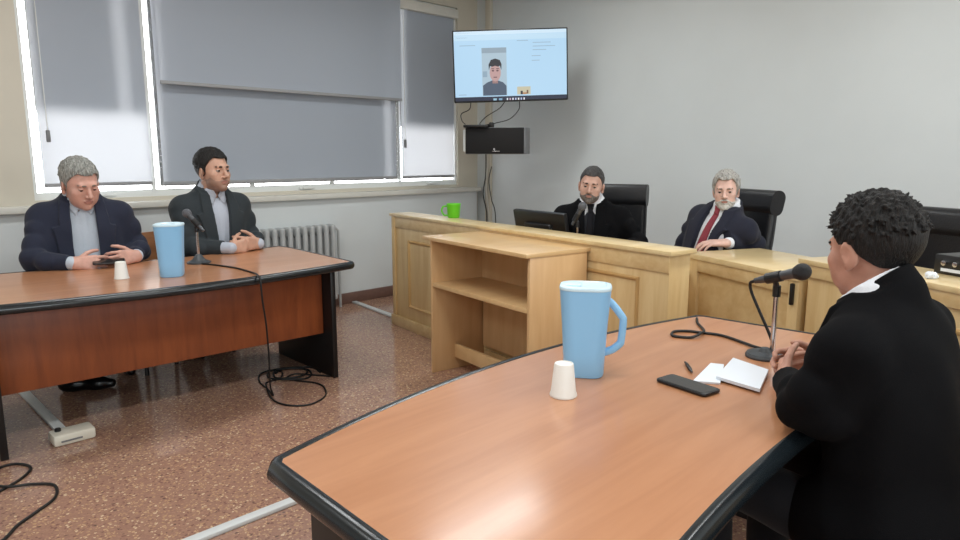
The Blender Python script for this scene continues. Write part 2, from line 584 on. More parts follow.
def make_table(loc, rz, lab, fb, depth, rc, leg_x, leg_y0, leg_y1, panel_y, panel_z0, half, half2):
    t = empty('conference_table', (loc[0], loc[1], 0), lab, 'table', rz)
    P = table_outline(fb, depth, rc, half, half2)
    ins = offset_poly(P, .030)
    bm = bmesh.new()
    loops(bm, [[(x, y, T - .040) for x, y in ins], [(x, y, T) for x, y in ins]])
    obj('tabletop', bm, M['table'], t, 30)
    prof = [(.0305, T + .0005), (.022, T + .003), (.012, T + .001), (.004, T - .008), (0, T - .02), (.001, T - .030), (.008, T - .040), (.02, T - .044), (.034, T - .044), (.034, T - .02)]
    bm = bmesh.new()
    rings = []
    for d, z in prof:
        q = offset_poly(P, d) if d else P
        rings.append([(x, y, z) for x, y in q])
    rings.append(rings[0])
    V = [[bm.verts.new(p) for p in r] for r in rings[:-1]]
    n = len(P)
    for i in range(len(V)):
        a, b = V[i], V[(i + 1) % len(V)]
        for k in range(n):
            bm.faces.new((a[k], a[(k + 1) % n], b[(k + 1) % n], b[k]))
    bmesh.ops.recalc_face_normals(bm, faces=bm.faces)
    obj('edge_rim', bm, M['rim'], t, 60)
    for s in (-1, 1):
        x = s * leg_x
        obj('end_panel', B((x - .016, -leg_y1, 0), (x + .016, -leg_y0, T - .041), .003), M['black_board'], t)
    obj('modesty_panel', B((-leg_x + .02, -panel_y - .01, panel_z0), (leg_x - .02, -panel_y + .01, T - .042), .002), M['panel'], t)
    return t


make_table((1.352, 3.312), R(177.8), 'far cherry laminate table with black rim where two suited men sit', .11, 1.13, .10, .852, .19, .93, .30, .27, .955, 1.01)
make_table((1.557, 1.392), 0, 'near cherry laminate table with black rim in the foreground', .13, .99, .10, .835, .16, .82, .30, .27, .925, .988)

# ------------------------------------------------------------------ judges' bench: two high wings and a lower middle desk
M['oak_mould'] = wood('oak_moulding', lin(188, 148, 94), lin(204, 168, 114), (6, 6, 0.7), 2.5, rough=0.35, coat=0.15)  # bench oak toned darker, standing in for the shaded gaps around the frames


def moulding(parent, mx, u0, u1, z0, z1, w=.022, name='panel_moulding'):
    """a rectangular frame of raised strips on the front (local y = -)"""
    bm = bmesh.new()
    def ring(o, y): return [(u0 + o, y, z0 + o), (u1 - o, y, z0 + o), (u1 - o, y, z1 - o), (u0 + o, y, z1 - o)]
    loops(bm, [ring(0, .001), ring(0, -.004), ring(w * .25, -.013), ring(w * .6, -.012), ring(w, -.003), ring(w, .001)], False, False)
    bmesh.ops.transform(bm, matrix=mx, verts=bm.verts)
    return obj(name, bm, M['oak_mould'], parent)


e1, d1 = (-.158, -.9874), (.9874, -.158)
m1 = Matrix.Identity(4)
t = empty('judges_bench', (3.306, 4.335, 0), 'long light oak judges bench wing with panelled front behind the open lectern', 'bench', math.atan2(e1[1], e1[0]))
LN = 2.777
obj('ledge_top', B((-.0, 0, .885), (LN, .20, .908), .004), M['oak_top'], t)
obj('body', B((.02, .02, .0), (LN - .02, .175, .885), .002), M['oak'], t)
obj('plinth', B((.0, -.002, 0), (LN - .005, .02, .085), .004), M['oak_h'], t)
obj('corner_stile', B((.018, .008, .085), (.065, .022, .885), .003), M['oak'], t)
obj('top_rail', B((.065, .012, .80), (LN - .02, .022, .885), .002), M['oak_h'], t)
my = Matrix.Translation((0, .02, 0))
moulding(t, my, .265, 1.20, .18, .715)
moulding(t, my, 1.50, 2.575, .18, .758)
obj('desk_top', B((.05, .175, .70), (LN - .28, .70, .725), .003), M['oak_top'], t)
obj('desk_support', B((.05, .175, 0), (.08, .68, .70)), M['oak'], t)
obj('desk_support', B((LN - .33, .175, 0), (LN - .30, .68, .70)), M['oak'], t)

e2, d2 = (-.4253, -.9051), (.9051, -.4253)
t = empty('judges_bench', (3.437, 1.812, 0), 'low light oak middle desk of the judges bench before the man with red tie', 'bench', math.atan2(e2[1], e2[0]), None)
W2 = .80
obj('desk_top', B((0, -.004, .80), (W2, .50, .83), .004), M['oak_top'], t)
obj('panel', B((.09, .022, .06), (W2 - .06, .035, .765)), M['oak_h'], t)
obj('stile', B((0, .004, 0), (.09, .05, .80), .003), M['oak'], t)
obj('stile', B((W2 - .06, .004, 0), (W2, .05, .80), .003), M['oak'], t)
obj('rail', B((.09, .004, .735), (W2 - .06, .05, .80), .003), M['oak_h'], t)
obj('rail', B((.09, .004, 0), (W2 - .06, .05, .09), .003), M['oak_h'], t)
obj('handle', B((W2 - .035, -.016, .69), (W2 - .02, .004, .79), .005), M['black_plastic'], t)
obj('desk_support', B((0.01, .05, 0), (.035, .48, .80)), M['oak'], t)
obj('desk_support', B((W2 - .035, .05, 0), (W2 - .01, .48, .80)), M['oak'], t)

e3, d3 = (-.4490, -.8935), (.8935, -.4490)
t = empty('judges_bench', (3.093, 1.097, 0), 'light oak bench wing on the right, partly hidden by the man in the foreground', 'bench', math.atan2(e3[1], e3[0]))
LN3 = 1.9
obj('ledge_top', B((0, 0, .885), (LN3, .29, .908), .004), M['oak_top'], t)
obj('body', B((.045, .022, 0), (LN3 - .02, .27, .885), .002), M['oak'], t)
obj('upper_rail', B((.04, .008, .832), (LN3 - .02, .024, .885), .002), M['oak_h'], t)
obj('plinth', B((.04, .0, 0), (LN3 - .005, .022, .085), .004), M['oak_h'], t)
moulding(t, Matrix.Translation((0, .022, 0)), .26, LN3 - .22, .18, .76)
obj('desk_top', B((.05, .27, .70), (LN3 - .05, .58, .725), .003), M['oak_top'], t)
obj('desk_support', B((LN3 - .08, .27, 0), (LN3 - .05, .75, .70)), M['oak'], t)

# ------------------------------------------------------------------ open lectern / bookcase
t = empty('lectern', (2.703, 3.14, 0), 'open light maple lectern with one shelf standing before the judges bench', 'lectern', math.atan2(e1[1], e1[0]))
Wl, Dl = .957, .40
obj('top', B((-.045, -.03, .848), (Wl + .006, Dl + .02, .870), .003), M['maple_h'], t)
obj('side_panel', B((0, 0, 0), (.02, Dl, .848), .002), M['maple'], t)
obj('side_panel', B((Wl - .02, 0, 0), (Wl, Dl, .848), .002), M['maple'], t)
obj('shelf', B((.02, .004, .555), (Wl - .02, Dl - .02, .580), .002), M['maple_h'], t)
obj('back_panel', B((.02, Dl - .016, .56), (Wl - .02, Dl, .848)), M['maple'], t)
obj('back_panel', B((.032, Dl - .016, .12), (Wl - .02, Dl, .548)), M['maple'], t)
obj('stretcher', B((.02, .165, .075), (Wl - .02, .185, .165), .002), M['maple_h'], t)


# ------------------------------------------------------------------ chairs
def office_chair(loc, rz, lab, recline=8, top=1.15, w=.52, group=None, armrests=True, sz=.40):
    """faces local +y"""
    t = empty('office_chair', (loc[0], loc[1], 0), lab, 'chair', rz, group)
    bm = bmesh.new()
    box(bm, (-w / 2, -.22, sz - .09), (w / 2, .27, sz), .04, seg=4)
    obj('seat', bm, M['leather'], t, 50)
    a = R(recline)
    mx = Matrix.Translation((0, -.22, sz - .02)) @ Matrix.Rotation(a, 4, 'X')
    hb = (top - sz) / math.cos(a)
    bm = bmesh.new()
    rings = []
    n = 12
    for k in range(n + 1):
        s = k / n
        z = .02 + s * (hb - .15)
        ww = w * (.86 + .14 * min(1, s * 1.6))
        th = .085 - .02 * s
        cy = -.03 * math.sin(math.pi * s)
        rings.append([(x, y + cy, z) for x, y in rrect(ww, th, .03, 4)])
    loops(bm, rings)
    bmesh.ops.transform(bm, matrix=mx, verts=bm.verts)
    bk = obj('backrest', bm, M['leather'], t, 50)
    bm = bmesh.new()
    t2 = bmesh.new()
    loops(t2, [[(x0 * w * .5, y, z) for y, z in [(p[0], p[1]) for p in rrect(.10, .15, .045, 5)]] for x0 in (-1.0, -.97, .97, 1.0)])
    merge(bm, t2, mx @ Matrix.Translation((0, -.0, hb - .075)))
    obj('headrest', bm, M['leather'], t, 50)
    bm = bmesh.new()
    tube(bm, [(-w * .40, -.043, .12), (w * .40, -.043, .12)], .004, 6)
    if armrests:
        for s in (-1, 1):
            bm2 = bmesh.new()
            tube(bm2, [(s * (w / 2 + .01), .12, sz - .06), (s * (w / 2 + .05), .16, sz + .06), (s * (w / 2 + .05), .15, sz + .19), (s * (w / 2 + .05), -.16, sz + .20), (s * (w / 2), -.24, sz + .17)],
                 .016, 8, 5)
            ar = obj('armrest', bm2, M['black_plastic'], t, 60)
            obj('arm_pad', B((s * (w / 2 + .05) - .025, -.14, sz + .198), (s * (w / 2 + .05) + .025, .15, sz + .225), .01), M['leather'], ar)
    bm.free()
    bm = bmesh.new(); tube(bm, [(0, 0, .10), (0, 0, sz - .085)], .03, 14)
    obj('column', bm, M['black_plastic'], t)
    for k in range(5):
        a = R(72 * k + 18)
        c, s_ = math.cos(a), math.sin(a)
        bm = bmesh.new(); tube(bm, [(c * .02, s_ * .02, .11), (c * .28, s_ * .28, .075)], [.028, .018], 8)
        lg = obj('base_leg', bm, M['black_plastic'], t)
        bm = bmesh.new(); tube(bm, [(c * .28 - s_ * .02, s_ * .28 + c * .02, .03), (c * .28 + s_ * .02, s_ * .28 - c * .02, .03)], .03, 14)
        obj('caster', bm, M['black_plastic'], lg)
    return t


def wooden_chair(loc, rz, lab):
    """faces local +y"""
    t = empty('wooden_chair', (loc[0], loc[1], 0), lab, 'chair', rz)
    obj('seat', B((-.22, -.21, .385), (.22, .22, .41), .012), M['brown_ply'], t)
    bm = bmesh.new()
    rings = []
    for k in range(9):
        u = -1 + 2 * k / 8
        y = -.235 + .05 * u * u
        rings.append([(u * .235, y - .008, .64), (u * .235, y + .008, .64), (u * .235, y + .008 - .03, .84), (u * .235, y - .008 - .03, .84)])
    loops(bm, rings)
    obj('backrest', bm, M['brown_ply'], t, 30)
    for s in (-1, 1):
        bm = bmesh.new(); tube(bm, [(s * .20, .19, 0), (s * .20, .18, .386)], .013, 10)
        obj('leg', bm, M['black_plastic'], t)
        bm = bmesh.new(); tube(bm, [(s * .20, -.23, 0), (s * .20, -.18, .386), (s * .20, -.20, .62), (s * .20, -.243, .82)], .013, 10, 4)
        obj('leg', bm, M['black_plastic'], t)
    return t


def face(v):
    """z rotation that turns local +y to the direction v"""
    return math.atan2(-v[0], v[1])


office_chair((3.735, 2.585), face((-.94, -.34)), 'black leather high back chair of the man speaking behind the monitor', 6, 1.185, .46)
office_chair((3.85, 1.97), face((-.90, .42)), 'black leather high back chair of the man wearing a red tie', 13, 1.172, .48)
office_chair((3.86, .80), face((-.9, .42)), 'empty black leather chair behind the right bench wing', 8, 1.11, .62)
office_chair((1.94, .17), face((.05, 1)), 'black leather chair of the dark haired man in the foreground', 8, .92, .50, None, False)
wooden_chair((1.22, 4.56), face((-.1, -1)), 'brown wooden chair under the grey haired man in navy jacket')
wooden_chair((1.82, 4.66), face((.02, -1)), 'brown wooden chair under the black haired man with clasped hands')


# ------------------------------------------------------------------ television, loudspeaker and their cables
t = empty('television', (4.43, 4.06, 2.125), 'wall television showing a video call, high in the corner', 'television', R(-45))
# local: x to the right as seen from the room, -y towards the room
roll = Matrix.Rotation(R(-1.7), 4, 'Y')
Wt, Ht = .985, .60
obj('housing', B((-Wt / 2, -.005, -Ht / 2), (Wt / 2, .045, Ht / 2), .008, roll), M['black_plastic'], t)
scr = obj('screen', B((-Wt / 2 + .012, -.0075, -Ht / 2 + .045), (Wt / 2 - .012, -.004, Ht / 2 - .012), 0, roll), M['screen'], t, None)
EM = lambda name, c, s=1.0: mat(name, lin(8, 8, 8), .4, emit=lin(*c), estr=s)
sx0, sz0, sw, sh = -Wt / 2 + .012, -Ht / 2 + .045, Wt - .024, Ht - .057


def flat(name, pts, y, m, parent=scr):
    """a printed shape on the screen: pts in screen fractions (0..1, 0..1 from the lower left)"""
    bm = bmesh.new()
    f = [(sx0 + a * sw, -.0075 - y, sz0 + b * sh) for a, b in pts]
    g = [(p[0], p[1] + .0006, p[2]) for p in f]
    loops(bm, [g, f])
    bmesh.ops.transform(bm, matrix=roll, verts=bm.verts)
    return obj(name, bm, m, parent, None)


def rc(a, b, c, d): return [(a, b), (c, b), (c, d), (a, d)]
def ell(cx, cy, rx, ry, n=20, a0=0, a1=360): return [(cx + rx * math.cos(R(a0 + (a1 - a0) * k / n)), cy + ry * math.sin(R(a0 + (a1 - a0) * k / n))) for k in range(n if a1 - a0 == 360 else n + 1)]


flat('title_bar', rc(0, .945, 1, 1), .001, EM('screen_title', (205, 228, 244)))
flat('tool_bar', rc(0, .86, 1, .94), .001, EM('screen_tools', (190, 220, 240)))
tx = EM('screen_text', (152, 180, 202))
for a, b, w in ((.02, .965, .12), (.02, .90, .10), (.05, .78, .14), (.56, .835, .10), (.70, .80, .16), (.70, .745, .20), (.70, .69, .12), (.69, .60, .08), (.69, .53, .07), (.03, .03, .07)):
    flat('text_line', rc(a, b, a + w, b + .012), .001, tx)
flat('video_tile', rc(.245, .015, .465, .745), .001, EM('video_wall', (168, 190, 204)))
flat('video_ceiling', rc(.245, .665, .465, .745), .0016, EM('video_ceiling', (140, 158, 172)))
flat('video_panel_line', rc(.25, .30, .29, .39), .0016, EM('video_panel', (140, 164, 182)))
flat('caller_shirt', [(.25, .015), (.46, .015), (.46, .16), (.43, .215), (.385, .245), (.33, .245), (.285, .215), (.25, .17)], .0022, EM('caller_shirt', (70, 84, 104)))
flat('caller_neck', rc(.335, .20, .385, .30), .0026, EM('caller_neck', (150, 118, 116)))
flat('caller_face', ell(.362, .365, .050, .135), .003, EM('caller_face', (186, 150, 148)))
flat('caller_hair', [(.306, .40), (.318, .47), (.335, .455), (.36, .47), (.39, .455), (.404, .47), (.417, .40), (.42, .49), (.405, .555), (.365, .58), (.325, .56), (.304, .49)], .0036, EM('caller_hair', (28, 26, 38)))
dk = EM('caller_features', (96, 66, 72))
for q in (ell(.342, .395, .011, .014, 10), ell(.382, .395, .011, .014, 10), rc(.346, .288, .378, .302), rc(.328, .42, .353, .432), rc(.371, .42, .396, .432)):
    flat('caller_feature', q, .0042, dk)
flat('thumbnail', rc(.555, .02, .675, .14), .001, EM('thumb_room', (196, 190, 164)))
flat('thumbnail_person', rc(.585, .02, .605, .075), .0016, EM('thumb_dark', (40, 40, 48)))
flat('thumbnail_person', rc(.64, .03, .655, .085), .0016, EM('thumb_brown', (110, 84, 66)))
flat('thumbnail_table', rc(.605, .02, .64, .05), .0016, EM('thumb_table', (178, 130, 92)))
# task bar and its icons on the lower bezel
bar = obj('task_bar', B((-Wt / 2 + .012, -.0068, -Ht / 2 + .012), (Wt / 2 - .012, -.0045, -Ht / 2 + .044), 0, roll), EM('screen_taskbar', (24, 32, 58)), t, None)
for k, (a, w, c) in enumerate(((.34, .03, (150, 190, 210)), (.39, .03, (120, 160, 190)), (.46, .012, (220, 225, 235)), (.485, .012, (200, 170, 190)), (.51, .012, (230, 230, 240)),
                               (.535, .012, (190, 200, 230)), (.56, .012, (235, 235, 235)), (.585, .012, (180, 190, 220)), (.61, .012, (225, 225, 235)))):
    flat('task_icon', rc(a, -.062, a + w, -.03), .0006, EM('task_icon_%s' % 'abcdefghi'[k], c), bar)
bm = bmesh.new()
box(bm, (-.12, .045, -.12), (.12, .07, .12), .004)
tube(bm, [(0, .06, 0), (.16, .35, 0), (.12, .62, 0), (.05, .98, 0)], .022, 8)
obj('wall_arm', bm, M['black_plastic'], t)

t = empty('loudspeaker', (4.335, 4.155, 1.49), 'black centre loudspeaker on the wall below the television', 'loudspeaker', R(-45 - 17))
obj('cabinet', B((-.27, -.0, -.115), (.27, .20, .115), .006), M['silver'], t)
obj('grille', B((-.265, -.012, -.111), (.265, .0, .111), .005), M['black_fabric'], t)
bm = bmesh.new()
bd = obj('badge', B((-.018, -.0135, -.094), (.05, -.0118, -.087), .0005), M['chrome'], t)
bm = lathe(bmesh.new(), [(0, 0), (.009, 0), (.009, .002), (0, .002)], 16, Matrix.Translation((-.0, -.0118, -.072)) @ Matrix.Rotation(R(90), 4, 'X'))
obj('emblem', bm, M['chrome'], bd)
bm = bmesh.new(); tube(bm, [(0, .19, 0), (0, .6, 0), (0, 1.055, 0.0)], .018, 8)
obj('wall_bracket', bm, M['black_plastic'], t)
obj('white_end_cap', B((-.30, .02, -.095), (-.27, .13, .10), .01), M['white_metal'], t)

t = empty('media_box', (4.30, 4.22, 1.605), 'flat black media box lying on top of the loudspeaker', 'media box', R(-59))
obj('case', B((-.20, -.04, 0), (.02, .10, .022), .004), M['black_plastic'], t)
obj('plug', B((.02, .0, .0), (.06, .05, .045), .01), M['black_plastic'], t)

def cable(name, pts, r, lab, m='cable', cat='cable', sp=6, seg=6):
    bm = bmesh.new(); tube(bm, pts, r, seg, sp)
    return tag(obj(name, bm, M[m], None, 60), lab, cat)


cable('television_cable', [(4.43, 4.12, 1.83), (4.40, 4.16, 1.77), (4.32, 4.24, 1.70), (4.27, 4.27, 1.64), (4.27, 4.25, 1.62)], .004, 'thin black cable slanting from television down to the loudspeaker')
cable('television_cable', [(4.53, 4.04, 1.83), (4.53, 4.05, 1.76), (4.47, 4.10, 1.68), (4.38, 4.18, 1.645), (4.30, 4.24, 1.625)], .004, 'thin black cable looping from the right half of the television screen to the loudspeaker')
cable('television_cable', [(4.21, 4.32, 1.83), (4.20, 4.33, 1.76), (4.15, 4.38, 1.72), (4.14, 4.36, 1.66), (4.16, 4.34, 1.63)], .004, 'thin dark cable hanging from the left part of the television')
struct(obj('trim_2', B((WX - .035, 5.09, 0.0), (WX, 5.17, CEIL_Z), .006), M['wall_cream']))
cable('wall_cable', [(5.235, 5.115, 1.62), (5.235, 5.12, 1.3), (5.225, 5.13, 1.0), (5.235, 5.10, .7), (5.23, 5.12, .1)], .009, 'white cable running down the corner trunking', 'white_cable')
cable('wall_cable', [(5.23, 5.15, 1.62), (5.23, 5.14, 1.2), (5.22, 5.17, .95), (5.225, 5.12, .7), (5.225, 5.16, .1)], .006, 'black cable hanging down the corner trunking below the loudspeaker')
cable('wall_cable', [(5.235, 5.06, 1.25), (5.225, 5.09, 1.1), (5.225, 5.05, .9), (5.235, 5.0, .72), (5.24, 4.99, .1)], .005, 'thin black cable bulging right of the corner trunking')

# ------------------------------------------------------------------ things on the judges' bench
t = empty('mug', (3.385, 3.66, .908), 'lime green plastic mug on the judges bench', 'mug')
obj('body', lathe(bmesh.new(), [(0, .004), (.040, .0), (.044, .004), (.052, .098), (.055, .10), (.052, .104), (.049, .100), (.041, .008), (0, .008)], 28), M['green'], t, 50)
bm = bmesh.new(); tube(bm, [(-.033, .033, .085), (-.055, .055, .08), (-.062, .062, .05), (-.05, .05, .02), (-.031, .031, .018)], .006, 8, 5)
obj('handle', bm, M['green'], t, 60)

t = empty('monitor', (3.475, 2.87, .68), 'black monitor seen from behind on the judges bench', 'monitor', math.atan2(e1[1], e1[0]))
mx = Matrix.Translation((0, 0, .17)) @ Matrix.Rotation(R(12), 4, 'X')
obj('screen_housing', B((-.255, -.035, -.13), (.255, .0, .155), .008, mx), M['black_plastic'], t)
obj('display', B((-.245, .0, -.115), (.245, .003, .145), 0, mx), mat('dim_display', lin(20, 22, 26), .2), t)
obj('rear_bulge', B((-.13, -.06, -.10), (.13, -.03, .08), .02, mx), M['black_plastic'], t)
bm = bmesh.new(); tube(bm, [(0, -.03, .01), (0, -.045, .16)], .02, 10)
obj('stand', bm, M['black_plastic'], t)
obj('stand_base', B((-.11, -.10, 0), (.11, .08, .014), .006), M['black_plastic'], t)


def mic_on_stand(base, height, tip, tail, lab, grille, body, base_r=.058, cone=False, off=(0, 0)):
    """base on the table, stem, clip, hand microphone between tail and tip (world)"""
    t = empty('microphone', base, lab, 'microphone')
    b0 = Vector(base)
    tip = Vector(tip) - b0; tail = Vector(tail) - b0
    top = Vector((off[0], off[1], height))
    ox, oy = off
    if cone:
        prof = [(0, 0), (base_r, 0), (base_r, .008), (base_r * .55, .022), (.018, .05), (.012, .055), (0, .055)]
    else:
        prof = [(0, 0), (base_r, 0), (base_r + .001, .006), (base_r - .004, .014), (.02, .018), (.013, .03), (0, .03)]
    obj('stand_base', lathe(bmesh.new(), prof, 32), M['cast_base'], t, 40)
    bm = bmesh.new(); tube(bm, [(ox, oy, .014), (ox, oy, height - .03)], .008, 12)
    obj('stem', bm, M['chrome'], t)
    bm = bmesh.new(); tube(bm, [(ox, oy, height - .055), (ox, oy, height - .02)], .0125, 12)
    d = (tip - tail).normalized(); mid = tail + d * ((top - tail).dot(d))
    tube(bm, [(ox, oy, height - .025), tuple(mid)], .009, 8)
    tube(bm, [tuple(mid - d * .025), tuple(mid + d * .025)], .0175, 14)
    obj('clip', bm, M['black_plastic'], t)
    L = (tip - tail).length
    q = d.to_track_quat('Z', 'Y').to_matrix().to_4x4(); q.translation = tail
    obj('mic_body', lathe(bmesh.new(), [(0, 0), (.009, .0), (.010, .012), (.0115, .02), (.0165, L - .055), (.0175, L - .05), (.0175, L - .045), (0, L - .045)], 20, q), body, t, 40)
    hp = [(0, L - .048), (.019, L - .048)] + [(.026 * math.cos(R(a)), L - .027 + .027 * math.sin(R(a))) for a in range(-30, 90, 12)] + [(0, L)]
    obj('grille', lathe(bmesh.new(), hp, 22, q), grille, t, 60)
    return t


mic_on_stand((2.098, .822, T), .25, (2.082, .70, 1.02), (2.114, .875, .961), 'black headed microphone on a chrome table stand in the foreground', M['mic_mesh'], M['mic_body'], off=(.019, -.015))
mic_on_stand((1.631, 4.007, T), .24, (1.589, 4.07, 1.041), (1.655, 3.968, .918), 'grey microphone on a cone based stand on the far table', M['mic_mesh_grey'], M['mic_body'], .068, True)
mic_on_stand((3.375, 2.52, .725), .25, (3.40, 2.49, 1.075), (3.36, 2.55, .935), 'grey microphone on the judges bench by the speaking man', M['mic_mesh_grey'], M['mic_body'])

# clutter on the right wing
t = empty('recorder', (3.03, .60, .908), 'dark recorder box with silver controls on the right bench wing', 'recorder', math.atan2(e3[1], e3[0]))
obj('case', B((.0, .04, 0), (.22, .2, .075), .006), M['black_plastic'], t)
for k in range(4):
    obj('knob', lathe(bmesh.new(), [(0, 0), (.011, 0), (.010, .012), (0, .013)], 14, Matrix.Translation((.045 + k * .045, .04, .045)) @ Matrix.Rotation(R(90), 4, 'X')), M['chrome'], t)
obj('label_strip', B((.03, .038, .012), (.19, .0405, .024)), M['paper'], t)
t = empty('ink_bottle', (3.06, .80, .908), 'small dark bottle with white cap on the bench behind the seated man collar', 'bottle')
obj('bottle', lathe(bmesh.new(), [(0, 0), (.022, 0), (.024, .004), (.024, .03), (.016, .036), (0, .036)], 20), M['black_plastic'], t)
obj('cap', lathe(bmesh.new(), [(0, .036), (.018, .036), (.018, .052), (0, .053)], 20), M['cup'], t)
bm = bmesh.new()
bmesh.ops.create_icosphere(bm, subdivisions=3, radius=.02)
for v in bm.verts:
    v.co *= 1 + .25 * math.sin(v.co.x * 320) * math.cos(v.co.y * 290 + v.co.z * 200); v.co.z *= .7
o = tag(obj('paper_ball', bm, M['paper']), 'small crumpled white paper on the right bench wing', 'paper'); o.location = (2.905, .555, .92)


# ------------------------------------------------------------------ pitchers and cups
def pitcher(loc, rz, s, lab, zs=1.0):
    """handle along local +x"""
    t = empty('pitcher', loc, lab, 'pitcher', rz)
    t.scale = (s, s, s * zs)
    H = .265
    bm = bmesh.new()
    rings = []
    def ring(w, d, r, z): return [(x, y, z) for x, y in rrect(w, d, r, 6)]
    rings = [ring(.09, .08, .03, .006), ring(.112, .096, .034, .0), ring(.118, .102, .036, .006), ring(.124, .108, .038, .07), ring(.134, .116, .040, .16), ring(.148, .126, .042, H - .012), ring(.149, .127, .042, H - .004),
             ring(.140, .118, .040, H), ring(.128, .108, .036, .16), ring(.110, .094, .03, .012)]
    loops(bm, rings)
    obj('body', bm, M['blue'], t, 45)
    bm = bmesh.new()
    loops(bm, [ring(.138, .116, .04, H - .004), ring(.151, .129, .043, H - .003), ring(.153, .131, .044, H + .003), ring(.148, .126, .042, H + .007), ring(.124, .104, .034, H + .009), ring(.118, .098, .03, H + .006), ring(.03, .03, .012, H + .006)])
    ld = obj('lid', bm, M['lid'], t, 45)
    obj('pour_flap', B((-.064, -.028, H + .0055), (-.012, .028, H + .011), .004), M['lid'], ld)
    bm = bmesh.new()
    path = [(.060, 0, H - .036), (.078, 0, H - .047), (.108, 0, H - .085), (.112, 0, H - .10), (.108, 0, H - .155), (.104, 0, H - .168), (.082, 0, .078), (.056, 0, .068)]
    P = catmull(path, 2); rr = []
    for i, p in enumerate(P):
        dd = (P[min(i + 1, len(P) - 1)] - P[max(i - 1, 0)]).normalized()
        nn = Vector((-dd.z, 0, dd.x))
        rr.append([tuple(p + nn * a + Vector((0, b, 0))) for a, b in rrect(.021, .026, .007, 3)])
    loops(bm, rr)
    obj('handle', bm, M['blue'], t, 45)
    return t


pitcher((1.556, 1.128, T + .001), R(-55), .97, 'tall light blue plastic pitcher in the foreground beside an upturned white cup')
pitcher((1.348, 3.668, T + .001), R(60), 1.10, 'light blue plastic pitcher on the far table between the two seated men', .93)


def cup(loc, lab, s=1.0):
    t = tag(obj('plastic_cup', lathe(bmesh.new(), [(.0295, .004), (.0345, .0005), (.0355, .003), (.0345, .007), (.0325, .012), (.025, .084), (.0235, .087), (.021, .0875), (.0205, .085), (0, .085), (0, .083), (.0225, .083), (.0305, .012), (.0295, .004)], 32), M['cup'], None, 40), lab, 'cup')
    t.location = loc; t.scale = (s, s, s)
    return t


cup((1.368, 1.055, T), 'upturned white plastic cup in front of the foreground pitcher', 1.03)
cup((1.127, 3.765, T), 'upturned white plastic cup before the grey haired man at the far table', 1.03)


# ------------------------------------------------------------------ phones, papers, pen
def slab(name, poly, z0, z1, m, parent=None, smooth=30, bev=0):
    bm = bmesh.new()
    loops(bm, [[(x, y, z0) for x, y in poly], [(x, y, z1) for x, y in poly]])
    return obj(name, bm, m, parent, smooth)


def phone(loc, rz, lab, tiltmx=None, case='black_plastic'):
    t = empty('phone', loc, lab, 'phone', rz)
    mx = tiltmx or Matrix.Identity(4)
    bm = bmesh.new()
    tb = bmesh.new()
    loops(tb, [[(x, y, z) for x, y in rrect(w, l, .012, 5)] for w, l, z in ((.068, .158, 0), (.074, .164, .002), (.075, .165, .005), (.074, .164, .008), (.070, .160, .0095))])
    merge(bm, tb, mx)
    obj('case', bm, M[case], t, 50)
    tb = bmesh.new()
    loops(tb, [[(x, y, z) for x, y in rrect(.066, .155, .009, 5)] for z in (.0094, .0102)])
    bm = bmesh.new(); merge(bm, tb, mx)
    obj('glass_screen', bm, mat('phone_glass', lin(44, 40, 38), .12), t, 50)
    return t


phone((1.663, .855, T + .001), R(-9), 'dark phone lying on the near table beside white papers')
phone((.46, 3.508, T + .001), R(60), 'dark phone at the left end of the far table')
o = slab('paper_pad', [(1.915, .870), (1.90, .905), (1.705, .862), (1.745, .80)], T + .0005, T + .006, M['paper']); tag(o, 'small white folded sheet near the phone, partly under a thicker pad', 'paper')
o = slab('paper_pad', [(1.93, .742), (1.972, .868), (1.765, .822), (1.745, .690)], T + .0062, T + .015, M['paper']); tag(o, 'thicker white paper pad by the man hand in the foreground', 'paper')
bm = bmesh.new(); tube(bm, [(1.852, .964, T + .006), (1.777, .901, T + .006)], [.003, .0055, .0055, .0055, .002], 8, 4)
tag(obj('pen', bm, M['black_plastic']), 'short dark pen on the near table beside the papers', 'pen')

# ------------------------------------------------------------------ microphone cables
c = T + .005
cable('microphone_cable', [(2.115, .880, .959), (2.121, .893, .950), (2.128, .890, .92), (2.133, .862, .86), (2.137, .832, .80), (2.142, .815, .755), (2.150, .825, .738), (2.165, .875, c + .002), (2.22, .985, c), (2.235, 1.04, c), (2.22, 1.10, c),
      (2.205, 1.145, c), (2.165, 1.175, c), (2.11, 1.15, c), (2.13, 1.095, c), (2.19, 1.085, c + .006), (2.26, 1.11, c), (2.34, 1.175, c), (2.41, 1.215, c)], .005,
      'black microphone cable with a loop lying on the near table', sp=8, seg=8)
cable('microphone_cable', [(1.62, 3.935, c), (1.65, 3.85, c), (1.69, 3.66, c), (1.685, 3.45, c), (1.655, 3.32, c + .005), (1.652, 3.285, T - .02), (1.656, 3.282, .6), (1.68, 3.30, .45), (1.71, 3.35, .25), (1.74, 3.41, .08), (1.765, 3.43, .012),
      (1.80, 3.56, .006), (1.83, 3.72, .006), (1.90, 3.85, .006), (1.99, 3.88, .006), (2.02, 3.80, .006), (1.96, 3.70, .008), (1.86, 3.67, .01), (1.82, 3.62, .012), (1.74, 3.40, .006), (1.75, 3.25, .006), (1.84, 3.17, .006), (1.97, 3.22, .006), (2.05, 3.35, .006), (2.06, 3.46, .006), (2.00, 3.58, .006), (1.98, 3.66, .012), (2.06, 3.70, .006), (2.12, 3.62, .006), (2.19, 3.51, .006)],
      .005, 'black microphone cable hanging over the far table front and coiled on the floor', sp=8, seg=8)
